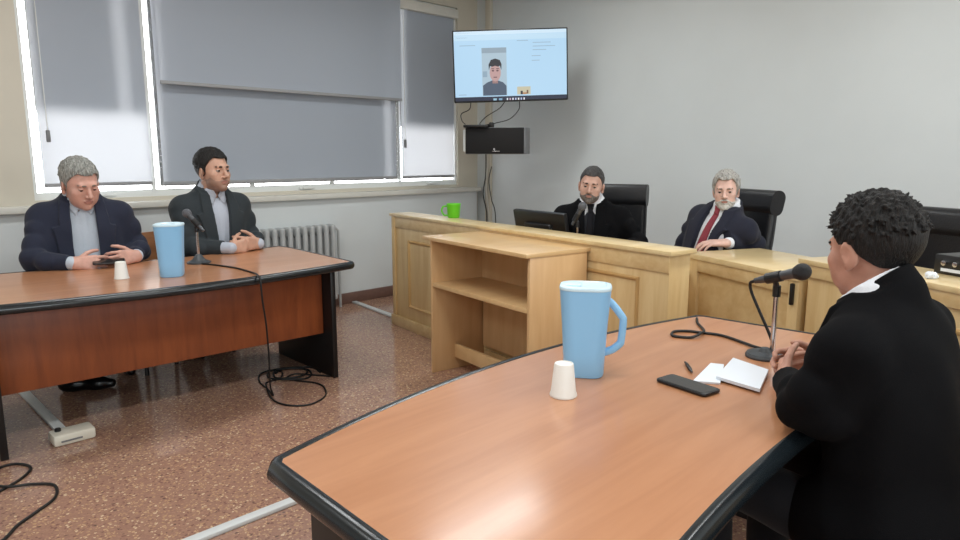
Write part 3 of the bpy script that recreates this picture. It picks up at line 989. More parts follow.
cable('floor_cable', [(1.98, 3.80, .006), (2.06, 3.86, .006), (2.15, 3.78, .006), (2.12, 3.66, .012), (2.02, 3.62, .014), (1.93, 3.70, .012), (1.99, 3.82, .014), (2.10, 3.80, .012), (2.16, 3.70, .006), (2.08, 3.58, .006), (1.95, 3.62, .016), (1.90, 3.74, .012), (2.0, 3.86, .012), (2.2, 3.76, .006), (2.19, 3.62, .006)], .006,
      'tangled black cable bundle on the floor by the far table end panel', sp=8, seg=8)
cable('floor_cable', [(.36, 3.16, .006), (.43, 3.20, .006), (.52, 3.27, .006), (.57, 3.36, .006), (.53, 3.45, .006), (.46, 3.44, .006), (.42, 3.30, .008), (.46, 3.20, .014), (.54, 3.17, .008), (.60, 3.10, .006), (.575, 2.98, .006), (.49, 2.90, .006), (.42, 2.84, .006), (.36, 2.76, .006), (.25, 2.70, .006)], .006,
      'black cable curling on the floor at the left front below the far table', sp=8, seg=8)

# ------------------------------------------------------------------ ceiling fixtures
for k, (fx, fy) in enumerate(FIXTURES):
    t = empty('ceiling_light', (fx, fy, CEIL_Z), 'white fluorescent ceiling fixture', 'lamp', 0, 'ceiling fixtures')
    obj('housing', B((-.62, -.16, -.07), (.62, .16, -.002), .006), M['white_metal'], t)
    obj('diffuser', B((-.60, -.14, -.078), (.60, .14, -.07)), M['diffuser'] if 'diffuser' in M else M.setdefault('diffuser', mat('lit_diffuser', lin(240, 240, 235), .5, emit=(1, .96, .9, 1), estr=3)), t)

# ================================================================== people
# Each figure is grown as a signed distance field (tapered limbs blended into one body) and meshed as one continuous surface.
F32 = np.float32


def V3(*a): return np.array(a, dtype=float)
def unit(v):
    v = np.asarray(v, float); return v / max(1e-9, np.linalg.norm(v))


class Field:
    def __init__(self, lo, hi, res):
        self.lo = np.asarray(lo, float); self.res = res
        self.n = np.ceil((np.asarray(hi, float) - self.lo) / res).astype(int) + 1
        self.ax = [(self.lo[i] + res * np.arange(self.n[i])).astype(F32) for i in range(3)]
        self.D = np.full(self.n, 0.15, F32)

    def blk(self, lo, hi):
        sl = []
        for i in range(3):
            a = int(max(0, math.floor((lo[i] - self.lo[i]) / self.res)))
            b = int(min(self.n[i], math.ceil((hi[i] - self.lo[i]) / self.res) + 1))
            if b <= a: return None, None
            sl.append(slice(a, b))
        P = (self.ax[0][sl[0]][:, None, None], self.ax[1][sl[1]][None, :, None], self.ax[2][sl[2]][None, None, :])
        return tuple(sl), P

    def add(self, prim, k=0.0):
        fn, lo, hi = prim
        pad = max(k, 0.03) + 2 * self.res
        s, P = self.blk(np.asarray(lo) - pad, np.asarray(hi) + pad)
        if s is None: return self
        d = fn(P).astype(F32)
        D = self.D[s]
        if k > 0:
            h = np.maximum(k - np.abs(D - d), 0) / k
            self.D[s] = np.minimum(D, d) - h * h * k * 0.25
        else:
            self.D[s] = np.minimum(D, d)
        return self

    def cut(self, prim, k=0.0):
        fn, lo, hi = prim
        pad = max(k, 0.01) + 2 * self.res
        s, P = self.blk(np.asarray(lo) - pad, np.asarray(hi) + pad)
        if s is None: return self
        d = -fn(P).astype(F32)
        D = self.D[s]
        if k > 0:
            h = np.maximum(k - np.abs(D - d), 0) / k
            self.D[s] = np.maximum(D, d) + h * h * k * 0.25
        else:
            self.D[s] = np.maximum(D, d)
        return self

    def all(self):
        return (self.ax[0][:, None, None], self.ax[1][None, :, None], self.ax[2][None, None, :])

    def mesh(self):
        D = self.D
        D[0] = D[-1] = 0.1; D[:, 0] = D[:, -1] = 0.1; D[:, :, 0] = D[:, :, -1] = 0.1
        S = D < 0
        cnt = np.zeros(np.array(D.shape) - 1, np.int8)
        for i in (0, 1):
            for j in (0, 1):
                for k in (0, 1):
                    cnt += S[i:S.shape[0] - 1 + i, j:S.shape[1] - 1 + j, k:S.shape[2] - 1 + k]
        act = (cnt > 0) & (cnt < 8)
        C = np.argwhere(act)
        idx = np.full(act.shape, -1, np.int32)
        idx[act] = np.arange(len(C))
        corner = np.array([(i, j, k) for i in (0, 1) for j in (0, 1) for k in (0, 1)])
        vals = np.stack([D[C[:, 0] + c[0], C[:, 1] + c[1], C[:, 2] + c[2]] for c in corner], 1)
        acc = np.zeros((len(C), 3)); num = np.zeros(len(C))
        for a in range(8):
            for b in range(a + 1, 8):
                if np.abs(corner[a] - corner[b]).sum() != 1: continue
                va, vb = vals[:, a], vals[:, b]
                m = (va < 0) != (vb < 0)
                t = np.where(m, va / np.where(m, va - vb, 1), 0)
                acc += np.where(m[:, None], corner[a] + t[:, None] * (corner[b] - corner[a]), 0)
                num += m
        V = (C + acc / num[:, None]) * self.res + self.lo
        Q = []
        for ax in range(3):
            u, v = (ax + 1) % 3, (ax + 2) % 3
            sl0 = [slice(None)] * 3; sl1 = [slice(None)] * 3
            sl0[ax] = slice(0, -1); sl1[ax] = slice(1, None)
            s0, s1 = S[tuple(sl0)], S[tuple(sl1)]
            E = np.argwhere(s0 != s1)
            E = E[(E[:, u] > 0) & (E[:, v] > 0) & (E[:, u] < D.shape[u] - 1) & (E[:, v] < D.shape[v] - 1)]
            flip = s0[E[:, 0], E[:, 1], E[:, 2]]
            def at(du, dv):
                e = E.copy(); e[:, u] += du; e[:, v] += dv
                return idx[e[:, 0], e[:, 1], e[:, 2]]
            q = np.stack([at(-1, -1), at(0, -1), at(0, 0), at(-1, 0)], 1)
            q[~flip] = q[~flip][:, ::-1]
            Q.append(q)
        return V, np.concatenate(Q)


def np_mesh(name, V, Q, m, parent=None, smooth=True):
    me = bpy.data.meshes.new(name)
    me.vertices.add(len(V)); me.vertices.foreach_set('co', np.ascontiguousarray(V, F32).ravel())
    n = len(Q)
    me.loops.add(4 * n); me.loops.foreach_set('vertex_index', np.ascontiguousarray(Q, np.int32).ravel())
    me.polygons.add(n)
    me.polygons.foreach_set('loop_start', np.arange(0, 4 * n, 4, dtype=np.int32))
    me.update(calc_edges=True)
    me.validate()
    if smooth: me.shade_smooth()
    return link(name, me, m, parent, None)


def keep_big(V, Q, frac=0.04):
    """drop stray islands"""
    lab = np.arange(len(V))
    while True:
        mn = lab[Q].min(1)
        new = lab.copy()
        np.minimum.at(new, Q.ravel(), np.repeat(mn, 4))
        new = new[new]
        if (new == lab).all(): break
        lab = new
    c = np.bincount(lab, minlength=len(V))
    ok = c[lab] >= frac * c.max()
    remap = np.cumsum(ok) - 1
    Q = Q[ok[Q].all(1)]
    return V[ok], remap[Q]


# --- primitives: (function, lower corner, upper corner)
def cone(a, b, ra, rb):
    a = np.asarray(a, float); b = np.asarray(b, float); ba = b - a; L2 = max(1e-9, ba @ ba); r = max(ra, rb)
    def fn(P):
        x, y, z = P[0] - F32(a[0]), P[1] - F32(a[1]), P[2] - F32(a[2])
        t = np.clip((x * F32(ba[0]) + y * F32(ba[1]) + z * F32(ba[2])) / F32(L2), 0, 1)
        return np.sqrt((x - t * F32(ba[0])) ** 2 + (y - t * F32(ba[1])) ** 2 + (z - t * F32(ba[2])) ** 2) - (F32(ra) + t * F32(rb - ra))
    return fn, np.minimum(a, b) - r, np.maximum(a, b) + r


def loc(P, c, Rm):
    x, y, z = P[0] - F32(c[0]), P[1] - F32(c[1]), P[2] - F32(c[2])
    R_ = Rm.astype(F32)
    return tuple(x * R_[0, i] + y * R_[1, i] + z * R_[2, i] for i in range(3))


I3 = np.eye(3)


def ellip(c, r, Rm=I3):
    c = np.asarray(c, float); r = np.asarray(r, float)
    def fn(P):
        x, y, z = loc(P, c, Rm)
        k0 = np.sqrt((x / F32(r[0])) ** 2 + (y / F32(r[1])) ** 2 + (z / F32(r[2])) ** 2)
        k1 = np.sqrt((x / F32(r[0] ** 2)) ** 2 + (y / F32(r[1] ** 2)) ** 2 + (z / F32(r[2] ** 2)) ** 2) + F32(1e-6)
        return k0 * (k0 - 1) / k1
    e = r.max()
    return fn, c - e, c + e


def in_frame(prim, c, Rm):
    """a primitive given in a local frame, placed at c with axes Rm (columns)"""
    fn, lo, hi = prim
    cs = np.array([[(lo, hi)[i][0], (lo, hi)[j][1], (lo, hi)[k][2]] for i in (0, 1) for j in (0, 1) for k in (0, 1)])
    w = cs @ Rm.T + c
    return (lambda P: fn(loc(P, c, Rm))), w.min(0), w.max(0)


def scaled(prim, s):
    fn, lo, hi = prim
    return (lambda P: fn(tuple(p / F32(s) for p in P)) * F32(s)), np.asarray(lo) * s, np.asarray(hi) * s


_rng = np.random.RandomState(7)
_fold = [(_rng.normal(size=3), _rng.rand() * 6.28, f) for f in (16, 21, 27, 34, 42, 50, 61)]


def folds(P, amp):
    out = 0
    for d, ph, f in _fold:
        d = d / np.linalg.norm(d)
        out = out + np.sin((P[0] * F32(d[0]) + P[1] * F32(d[1]) + P[2] * F32(d[2])) * F32(f) + F32(ph)) * F32(16.0 / f + .25)
    return out * F32(amp / 3.0)


# --- the head, in its own frame: x right, y forward, z up, origin between the ears
def head_prims(h):
    w = h.get('wide', 1.0)
    add = [(ellip((0, -.014, .030), (.074 * w, .097, .090)), 0),
           (ellip((0, .024, -.028), (.062 * w, .066, .084)), .03),
           (ellip((0, .036, -.078), (.047 * w, .047, .038)), .03),
           (ellip((0, .074, -.101), (.021, .019, .018)), .025),
           (cone((-.034, .081, .019), (.034, .081, .019), .011, .011), .016),
           (ellip((.046 * w, .058, -.026), (.020, .022, .020)), .022),
           (ellip((-.046 * w, .058, -.026), (.020, .022, .020)), .022),
           (ellip((.035 * w, .052, -.062), (.022, .026, .026)), .025),
           (ellip((-.035 * w, .052, -.062), (.022, .026, .026)), .025),
           (cone((0, .088, .010), (0, .113, -.034), .0075, .0118), .011),
           (ellip((.012, .100, -.039), (.009, .010, .008)), .007),
           (ellip((-.012, .100, -.039), (.009, .010, .008)), .007),
           (ellip((0, .090, -.062), (.024, .011, .006)), .006),
           (ellip((0, .089, -.073), (.020, .011, .007)), .005)]
    for s in (-1, 1):
        Re = np.array(Euler((R(-12), 0, R(-s * 22))).to_matrix())
        add.append((ellip((s * .077 * w, -.010, -.014), (.0085, .021, .033), Re), .008))
        add.append((ellip((s * .074 * w, -.002, -.042), (.008, .010, .011)), .006))
    cuts = [(ellip((.032, .098, -.001), (.017, .016, .0115)), .012), (ellip((-.032, .098, -.001), (.017, .016, .0115)), .012),
            (cone((-.021, .104, -.0675), (.021, .104, -.0675), .0035, .0035), .004),
            (ellip((.0055, .105, -.0475), (.0035, .006, .004)), .003), (ellip((-.0055, .105, -.0475), (.0035, .006, .004)), .003)]
    for s in (-1, 1):
        cuts.append((ellip((s * .088 * w, -.008, -.012), (.008, .012, .020)), .006))
    return add, cuts


def capsule_hand(W, d, th, right, curl, s, spread=1.0, thumb_in=.5, half=None):
    """list of (prim, k): palm, four fingers in three bones, a thumb"""
    d = unit(d); th = unit(np.asarray(th, float) - d * np.dot(th, d))
    n = np.cross(th, d) if right else np.cross(d, th)
    out = []
    W = np.asarray(W, float)
    ks = [(.030, .088), (.010, .093), (-.010, .089), (-.028, .080)]
    rr = [.0090, .0093, .0088, .0078]
    for (o, l), r in zip(ks, rr):
        out.append((cone(W + th * o * .55 * s, W + (d * l + th * o * spread) * s, .0165 * s, .0125 * s), .014 * s))
    lens = [(.042, .025, .022), (.046, .029, .023), (.043, .027, .023), (.033, .021, .020)]
    for i, ((o, l), r) in enumerate(zip(ks, rr)):
        p = W + (d * l + th * o * spread - n * .003) * s
        ang = 0
        c = curl[i] if isinstance(curl, (list, tuple)) else curl
        fan = th * (.10 * (1.5 - i) * spread)
        for j, L in enumerate(lens[i]):
            ang += R(c * (0.9, 1.1, .7)[j])
            v = unit((d + fan) * math.cos(ang) + n * math.sin(ang))
            q = p + v * L * s
            out.append((cone(p, q, (r - .0006 * j) * s, (r - .0006 * (j + 1)) * s), .004 * s if j == 0 else .002 * s))
            p = q
    p = W + (d * .022 + th * .024 + n * .006) * s
    v = unit(d * .62 + th * .70 + n * .25)
    for L, r0, r1, bend in ((.040, .0135, .0108, 0), (.031, .0105, .0096, .35), (.026, .0096, .0078, .3)):
        v = unit(v + d * bend * .8 + n * bend * thumb_in - th * bend * .5)
        q = p + v * L * s
        out.append((cone(p, q, r0 * s, r1 * s), .008 * s if bend == 0 else .002 * s))
        p = q
    return out


S_ = [-.05, 0, .10, .20, .30, .40, .47, .525, .565, .61]
A_ = [.150, .172, .165, .160, .167, .180, .186, .160, .092, .062]
B_ = [.100, .122, .120, .118, .118, .118, .108, .085, .066, .056]
C_ = [.0, .0, .010, .014, .010, .0, -.008, -.014, -.014, -.008]
_ss = np.linspace(-.05, .61, 67)


def _sm(v):
    y = np.interp(_ss, S_, v)
    return np.convolve(np.pad(y, 4, 'edge'), np.ones(9) / 9, 'valid')


def torso_prim(off, belly=0.0, lo=-.05, hi=.61, wide=1.0):
    a = _sm(A_) * wide + off
    b = _sm(B_) + off
    c = _sm(C_)
    bump = belly * np.exp(-((_ss - .17) / .13) ** 2)
    b = b + bump * .5; c = c + bump * .5; a = a + bump * .35
    def fn(P):
        z = np.clip(P[2], -.05, .61)
        aa, bb, cc = (np.interp(z, _ss, q).astype(F32) for q in (a, b, c))
        g = (np.abs(P[0] / aa) ** F32(2.35) + np.abs((P[1] - cc) / bb) ** F32(2.35)) ** F32(1 / 2.35)
        d = (g - 1) * np.minimum(aa, bb) * F32(.92)
        return np.maximum(np.maximum(d, P[2] - F32(hi + off)), F32(lo - off) - P[2])
    m = .23 + off + belly
    return fn, V3(-m, -m, lo - off), V3(m, m + .05, hi + off)


def half_planes(lines, y0=0.0):
    """convex region of the chest seen from the front; lines = (px, pz, nx, nz) with the normal pointing out"""
    def fn(P):
        d = F32(y0) - P[1]
        for px, pz, nx, nz in lines:
            L = math.hypot(nx, nz)
            d = np.maximum(d, ((P[0] - F32(px)) * F32(nx) + (P[2] - F32(pz)) * F32(nz)) / F32(L))
        return d
    return fn


def quad_region(pts, y0=0.0):
    """convex polygon (x, z), counter clockwise"""
    ln = []
    for (x0, z0), (x1, z1) in zip(pts, pts[1:] + pts[:1]):
        ln.append((x0, z0, z1 - z0, -(x1 - x0)))
    return half_planes(ln, y0)


def person(c):
    s = c['s']; res = c.get('res', .0045); hs = s * c.get('hs', 1.0)
    f = unit((c['face'][0], c['face'][1], 0)); r = V3(f[1], -f[0], 0); up = V3(0, 0, 1)
    hd = V3(*c['head'])
    # head frame: yaw by the direction it looks at, then nod and tilt
    hf = unit((c['look'][0], c['look'][1], 0)); hr = V3(hf[1], -hf[0], 0)
    Rh = np.stack([hr, hf, up], 1) @ np.array(Euler((R(-c.get('nod', 0)), R(c.get('tilt', 0)), 0), 'XYZ').to_matrix())
    base = hd + Rh @ (V3(0, -.030, -.085) * hs)
    neck0 = hd - up * c.get('neck_up', .150) * s - f * c.get('head_fwd', .03) * s + V3(*c.get('shift', (0, 0, 0)))
    lean = R(c.get('lean', 0)); roll = R(c.get('roll', 0))
    tu = unit(up * math.cos(lean) + f * math.sin(lean) + r * math.sin(roll))
    tr = unit(r - tu * (r @ tu)); tf = np.cross(tu, tr)
    Rt = np.stack([tr, tf, tu], 1)
    hip = neck0 - tu * .60 * s
    T_ = lambda x, y, z: hip + Rt @ (V3(x, y, z) * s)
    tp = lambda prim: in_frame(scaled(prim, s), hip, Rt)
    wd = c.get('wide', 1.0); bl = c.get('belly', 0.0)
    sh = {k: T_(sg * .170 * wd, -.012, .478) for k, sg in (('R', 1), ('L', -1))}
    arms = {}
    for k in 'RL':
        a = c[k]
        el = V3(*a['elbow'])
        arms[k] = (sh[k], el, V3(*a['wrist']))
    legs = {}
    for k, sg in (('R', 1), ('L', -1)):
        hp = hip + r * sg * .095 * s + up * .005
        kn = c['knees'][k] if 'knees' in c else hip + r * sg * .15 * s + f * .44 * s + up * (.53 * s - hip[2]) * 1
        an = c['ankles'][k] if 'ankles' in c else V3(kn[0], kn[1], .09) + f * c.get('foot', -.02)
        legs[k] = (hp, V3(*kn), V3(*an))
    org = V3(hip[0], hip[1], 0)
    allp = [hd + V3(0, 0, .16 * s), hd - V3(.13, .13, 0) * s, hd + V3(.13, .13, 0) * s, hip - V3(.24, .24, .1) * s, hip + V3(.24, .24, 0) * s]
    for k in 'RL':
        allp += list(arms[k]) + [arms[k][2] + unit(c[k]['dir']) * .2 * s] + list(legs[k]) + [legs[k][2] + f * .2]
    allp = np.array(allp)
    lo = allp.min(0) - .12; hi = allp.max(0) + .12; lo[2] = -.01

    # ---------------- body: one continuous skin
    FB = Field(lo, hi, res)
    FB.add(tp(torso_prim(-.028, bl * .9, wide=wd)), 0)
    FB.add(cone(sh['R'], sh['L'], .04 * s, .04 * s), .04 * s)
    FB.add(cone(T_(0, -.012, .54), base, .056 * s, .052 * s), .03 * s)
    for k in 'RL':
        S, E, W = arms[k]
        FB.add(cone(S, E, .050 * s, .039 * s), .03 * s)
        FB.add(cone(E, W, .040 * s, .026 * s), .02 * s)
        hp, kn, an = legs[k]
        FB.add(cone(hp, kn, .070 * s, .050 * s), .04 * s)
        FB.add(cone(kn, an, .050 * s, .034 * s), .03 * s)
        ff = foot_dir(c, k, f)
        FB.add(cone(an - V3(0, 0, .045), an - V3(0, 0, .05) + ff * .14 * s, .030 * s, .024 * s), .03 * s)
    add, cuts = head_prims(c)
    hp_ = lambda prim: in_frame(scaled(prim, hs), hd, Rh)
    FH = None
    for p_, k in add: FB.add(hp_(p_), max(k * hs, 0.001) if k else .03 * hs)
    for p_, k in cuts: FB.cut(hp_(p_), k * hs)
    for k in 'RL':
        a = c[k]
        for p_, kk in capsule_hand(arms[k][2], a['dir'], a['thumb'], k == 'R', a.get('curl', 25), s, a.get('spread', 1.0), a.get('thumb_in', .5)):
            FB.add(p_, kk)
    V, Q = keep_big(*FB.mesh())
    body = np_mesh('person', V - org, Q, [c['skin'], M['lip'], c.get('stubble', c['skin'])])
    body.location = org
    tag(body, c['label'], 'person')
    # lips and stubble get their own colour on the same surface
    me = body.data
    n = len(me.polygons)
    cen = np.empty(n * 3, F32); me.polygons.foreach_get('center', cen)
    q = ((cen.reshape(-1, 3) + org - hd) @ Rh) / hs
    mi = np.zeros(n, np.int32)
    if 'stubble' in c:
        mi[(q[:, 1] > .0) & (q[:, 2] > -.135) & (q[:, 2] < np.interp(np.abs(q[:, 0]), [0, .02, .032, .05, .062, .08], [-.050, -.053, -.060, -.062, -.050, -.005])) & (np.abs(q[:, 0]) < .085)] = 2
    mi[(((q[:, 0] / .0225) ** 2 + ((q[:, 2] + .0675) / .0105) ** 2) < 1) & (q[:, 1] > .07)] = 1
    me.polygons.foreach_set('material_index', mi)

    def child(name, fld, m, parent=body, frac=.04):
        V, Q = keep_big(*fld.mesh(), frac)
        return np_mesh(name, V - org, Q, m, parent)

    def hchild(name, fld, m, frac=.02):
        V, Q = keep_big(*fld.mesh(), frac)
        return np_mesh(name, (V * hs) @ Rh.T + hd - org, Q, m, body)

    # ---------------- head details in the head frame
    hres = c.get('hres', .003)
    FH = Field((-.11, -.14, -.17), (.11, .15, .15), hres)
    for p_, k in add: FH.add(p_, k if k else 0)
    for p_, k in cuts: FH.cut(p_, k)
    X, Y, Z = FH.all()
    face_d = FH.D.copy()
    for sg in (-1, 1):
        bm = bmesh.new()
        bmesh.ops.create_uvsphere(bm, u_segments=20, v_segments=14, radius=.0128 * hs)
        me_ = bpy.data.meshes.new('eye')
        gaze = Rh @ unit((0, 1, c.get('gaze', -.1)))
        for fc in bm.faces:
            fc.material_index = 1 if fc.calc_center_median().normalized() @ Vector(gaze) > .80 else 0
            fc.smooth = True
        bm.to_mesh(me_); bm.free()
        eo = link('eye', me_, [M['eye_white'], M['iris']], body)
        eo.location = hd + Rh @ (V3(sg * .032, .0765, -.001) * hs) - org
        # lids: a thin shell over the upper part of the eyeball
        FL = Field((sg * .032 - .022, .055, -.022), (sg * .032 + .022, .10, .022), .0016)
        FL.add(ellip((sg * .032, .0768, -.001), (.0142, .0142, .0142)))
        xx, yy, zz = FL.all()
        FL.D = np.maximum(FL.D, -(zz - F32(c.get('lid', .0015)) + (yy - .0768) * 0 * xx))
        hchild('eyelid', FL, c['skin'])
        FE = np.maximum(face_d - F32(.0028), cone((sg * .018, .096, .0185), (sg * .050, .078, .020), .0055, .0038)[0]((X, Y, Z)))
        g = Field((-.11, -.14, -.17), (.11, .15, .15), hres); g.D = FE.astype(F32)
        hchild('eyebrow', g, c['brow'])
    # hair
    hh = c['hair']
    g = Field((-.12, -.15, -.17), (.12, .15, .17), hres)
    X, Y, Z = g.all()
    e = ellip((0, -.016 + hh.get('shift', 0), .032), (.0775 * wd_head(c) + hh['t'] * .8, .100 + hh['t'] * .8, .093 + hh['t']))[0]((X, Y, Z))
    ht = hh.get('rough', .003)
    nz = np.sin(X * 190 + 40 * Z) * np.sin(Y * 150 - 60 * Z + 1) + .7 * np.sin(X * 330 + 2) * np.sin(Y * 290 + Z * 210) + .5 * np.sin(X * 90 + Y * 120)
    e = e - F32(ht) * nz * np.clip((Z + .01) / .06, 0.15, 1)
    line = np.interp(Y, hh['y'], hh['z']).astype(F32) + 0 * X
    line = line - F32(hh.get('peak', 0)) * np.exp(-(X / .02) ** 2) * (Y > .03) + F32(hh.get('temple', .012)) * np.exp(-((np.abs(X) - .042) / .014) ** 2) * (Y > .04)
    sk = face_d_on(g, add)
    thin = np.interp(Z, [-.09, -.02, .03, .07], [hh.get('side', .004), hh.get('side', .004), hh.get('side', .004) * 1.3, .06]).astype(F32)
    e = np.maximum(e, sk - thin)
    ear = np.full(e.shape, 1.0, F32)
    for sg in (-1, 1):
        ear = np.minimum(ear, ellip((sg * .080, -.006, -.016), (.014, .022, .034))[0]((X, Y, Z)))
    g.D = np.maximum(np.maximum(e, (line - Z) * F32(.8)), -ear).astype(F32)
    if hh.get('spikes'):
        rs = np.random.RandomState(3)
        for i in range(hh['spikes']):
            th = rs.rand() * 2 * math.pi; ph = math.acos(1 - rs.rand() * .95)
            n_ = V3(math.sin(ph) * math.cos(th), math.sin(ph) * math.sin(th), math.cos(ph))
            b_ = V3(0, -.016, .032) + n_ * V3(.080, .103, .096)
            if b_[2] < np.interp(b_[1], hh['y'], hh['z']) + .02: continue
            tip = b_ + (n_ * .45 + V3(rs.normal() * .25, .55 if b_[1] > 0 else -.25, rs.normal() * .2 - (.1 if b_[2] > .08 else .5))) * (.016 + .014 * rs.rand())
            g.add(cone(b_ - n_ * .006, tip, .0062, .0010), .006)
    hchild('hair', g, hh['mat'], .02)
    if 'beard' in c:
        bd = c['beard']
        g = Field((-.11, -.14, -.17), (.11, .15, .15), hres)
        X, Y, Z = g.all()
        top = np.interp(np.abs(X), [0, .02, .034, .05, .07, .085], bd.get('line', [-.050, -.053, -.058, -.050, -.025, .0])).astype(F32) + 0 * Y + 0 * Z
        reg = np.maximum(np.maximum(Z - top, F32(.004) - Y), F32(-.128 - bd.get('len', 0)) - Z)
        lips = ellip((0, .10, -.0675), (.021, .05, .0085))[0]((X, Y, Z))
        t_ = F32(bd['t'])
        low = np.clip((-.085 - Z) / .03, 0, 1) * F32(bd.get('len', 0))
        nz = np.sin(X * 310 + 20 * Z) * np.sin(Z * 260 + Y * 120)
        g.D = np.maximum(np.maximum(face_d - t_ - low - F32(.0012) * nz, reg), -lips).astype(F32)
        hchild('beard', g, bd['mat'], .05)
    if c.get('glasses'):
        pass

    # ---------------- shirt
    FS = Field(hip - .42 * s, hip + V3(.42, .42, .78) * s, .005)
    FS.add(tp(torso_prim(-.006, bl, wide=wd)), 0)
    neck = in_frame(scaled(cone((0, -.012, .555), (0, .004, .645), .070, .064), s), hip, Rt)
    FS.add(neck, .03 * s)
    # neckline: tilted plane, and a notch in front
    pl = (lambda P: F32(.628) - P[2] - P[1] * F32(.42)), V3(-.2, -.2, .5), V3(.2, .2, .8)
    XX = loc(FS.all(), hip, Rt); XX = tuple(q_ / F32(s) for q_ in XX)
    FS.D = np.maximum(FS.D, (XX[2] - F32(c.get('collar_z', .620)) + XX[1] * F32(.50)) * F32(s))
    if c.get('open_collar'):
        notch = half_planes([(0, c['open_collar'], .055, -.05), (0, c['open_collar'], -.055, -.05)], .02)(XX)
        FS.D = np.maximum(FS.D, -notch * F32(s))
    base_s = np.minimum(torso_prim(-.006, bl, wide=wd)[0](XX), cone((0, -.012, .555), (0, .004, .640), .074, .070)[0](XX))
    for sg in (-1, 1):
        pts = [(0.004, .555), (.034, .505), (.074, .555), (.056, .600), (.030, .60)]
        if sg < 0: pts = [(-x, z) for x, z in pts][::-1]
        w = quad_region(pts, .0)(XX)
        w = np.maximum(w, XX[2] - F32(c.get('collar_z', .620)) + XX[1] * F32(.50))
        FS.D = np.minimum(FS.D, np.maximum(np.maximum(base_s - F32(.009), w), -F32(.002) - base_s) * F32(s))
    # placket strip
    pk = quad_region([(-.014, .05), (.014, .05), (.014, .54), (-.014, .54)])(XX)
    FS.D = np.minimum(FS.D, np.maximum(base_s - F32(.0025), pk) * F32(s))
    for k in 'RL':
        S, E, W = arms[k]
        u = unit(W - E)
        g2 = None
        FS.add(cone(E + u * .05, W - u * (.012 - c.get('cuff', .0)) * s, .037 * s, .033 * s), .0)
    FS.D = FS.D.astype(F32)
    child('shirt', FS, c['shirt'], frac=.01)
    if 'tie' in c:
        FT = Field(hip - .3 * s, hip + V3(.3, .3, .7) * s, .004)
        XX = tuple(q_ / F32(s) for q_ in loc(FT.all(), hip, Rt))
        bs = np.minimum(torso_prim(-.006, bl, wide=wd)[0](XX), cone((0, -.012, .555), (0, .004, .640), .070, .064)[0](XX))
        blade = np.maximum(bs - F32(.008), quad_region([(-.040, .10), (.040, .10), (.017, .535), (-.017, .535)])(XX))
        knot = np.maximum(bs - F32(.018), quad_region([(-.013, .530), (.013, .530), (.024, .578), (-.024, .578)])(XX))
        FT.D = (np.minimum(blade, knot) * F32(s)).astype(F32)
        child('necktie', FT, c['tie'], frac=.1)

    if 'vest' in c:
        FW = Field(hip - .3 * s, hip + V3(.3, .3, .7) * s, .005)
        XX = tuple(q_ / F32(s) for q_ in loc(FW.all(), hip, Rt))
        bs = torso_prim(-.006, bl, wide=wd)[0](XX)
        reg = np.maximum(quad_region([(-.12, .0), (.12, .0), (.12, .53), (-.12, .53)], .02)(XX), -half_planes([(0, .49, .10, -.05), (0, .49, -.10, -.05)], .0)(XX))
        FW.D = (np.maximum(np.maximum(bs - F32(.006), reg), -F32(.004) - bs) * F32(s)).astype(F32)
        child('vest', FW, c['vest'], frac=.1)

    # ---------------- jacket
    FJ = Field(np.minimum(lo, hip - .45), np.maximum(hi, hip + .45), c.get('jres', .0055))
    jo = c.get('jacket_off', .014)
    FJ.add(tp(torso_prim(jo, bl * 1.05, wide=wd, lo=-.05, hi=.585)), 0)
    FJ.add(cone(sh['R'] + tu * .012 * s, sh['L'] + tu * .012 * s, .054 * s, .054 * s), .05 * s)
    for k, sg in (('R', 1), ('L', -1)):
        hp, kn, an = legs[k]
        FJ.add(cone(hp + up * .03, hp + (kn - hp) * .30 + up * .012, .118 * s, .108 * s), .06 * s)
    collar = tp(cone((0, -.030, .585), (0, -.018, .628), .072, .066)); FJ.add(collar, .02 * s)
    XX = tuple(q_ / F32(s) for q_ in loc(FJ.all(), hip, Rt))
    FJ.D = np.maximum(FJ.D, (XX[2] - F32(.606) + XX[1] * F32(.46)) * F32(s))
    w = np.interp(XX[2], c['open'][0], c['open'][1]).astype(F32)
    sx = XX[0] - F32(c.get('open_shift', 0)) * np.clip((.6 - XX[2]) / .5, 0, 1)
    vcut = np.maximum(np.abs(sx) - w, F32(.012) - XX[1])
    jb = np.minimum(torso_prim(jo, bl * 1.05, wide=wd, hi=.60)[0](XX), collar[0](FJ.all()) / F32(s))
    FJ.D = np.maximum(FJ.D, -vcut * F32(s))
    lw = np.interp(XX[2], c['lapel'][0], c['lapel'][1]).astype(F32)
    lap = np.maximum(np.maximum(np.abs(sx) - w - lw, w - F32(.002) - np.abs(sx)), F32(.0) - XX[1])
    lap = np.maximum(lap, np.maximum(jb - F32(.011), -F32(.012) - jb))
    lap = np.maximum(lap, F32(c['lapel'][0][0]) - XX[2])
    lap = np.maximum(lap, XX[2] - F32(.600) + XX[1] * F32(.50))
    FJ.D = np.minimum(FJ.D, lap * F32(s)).astype(F32)
    fa = c.get('folds', .004)
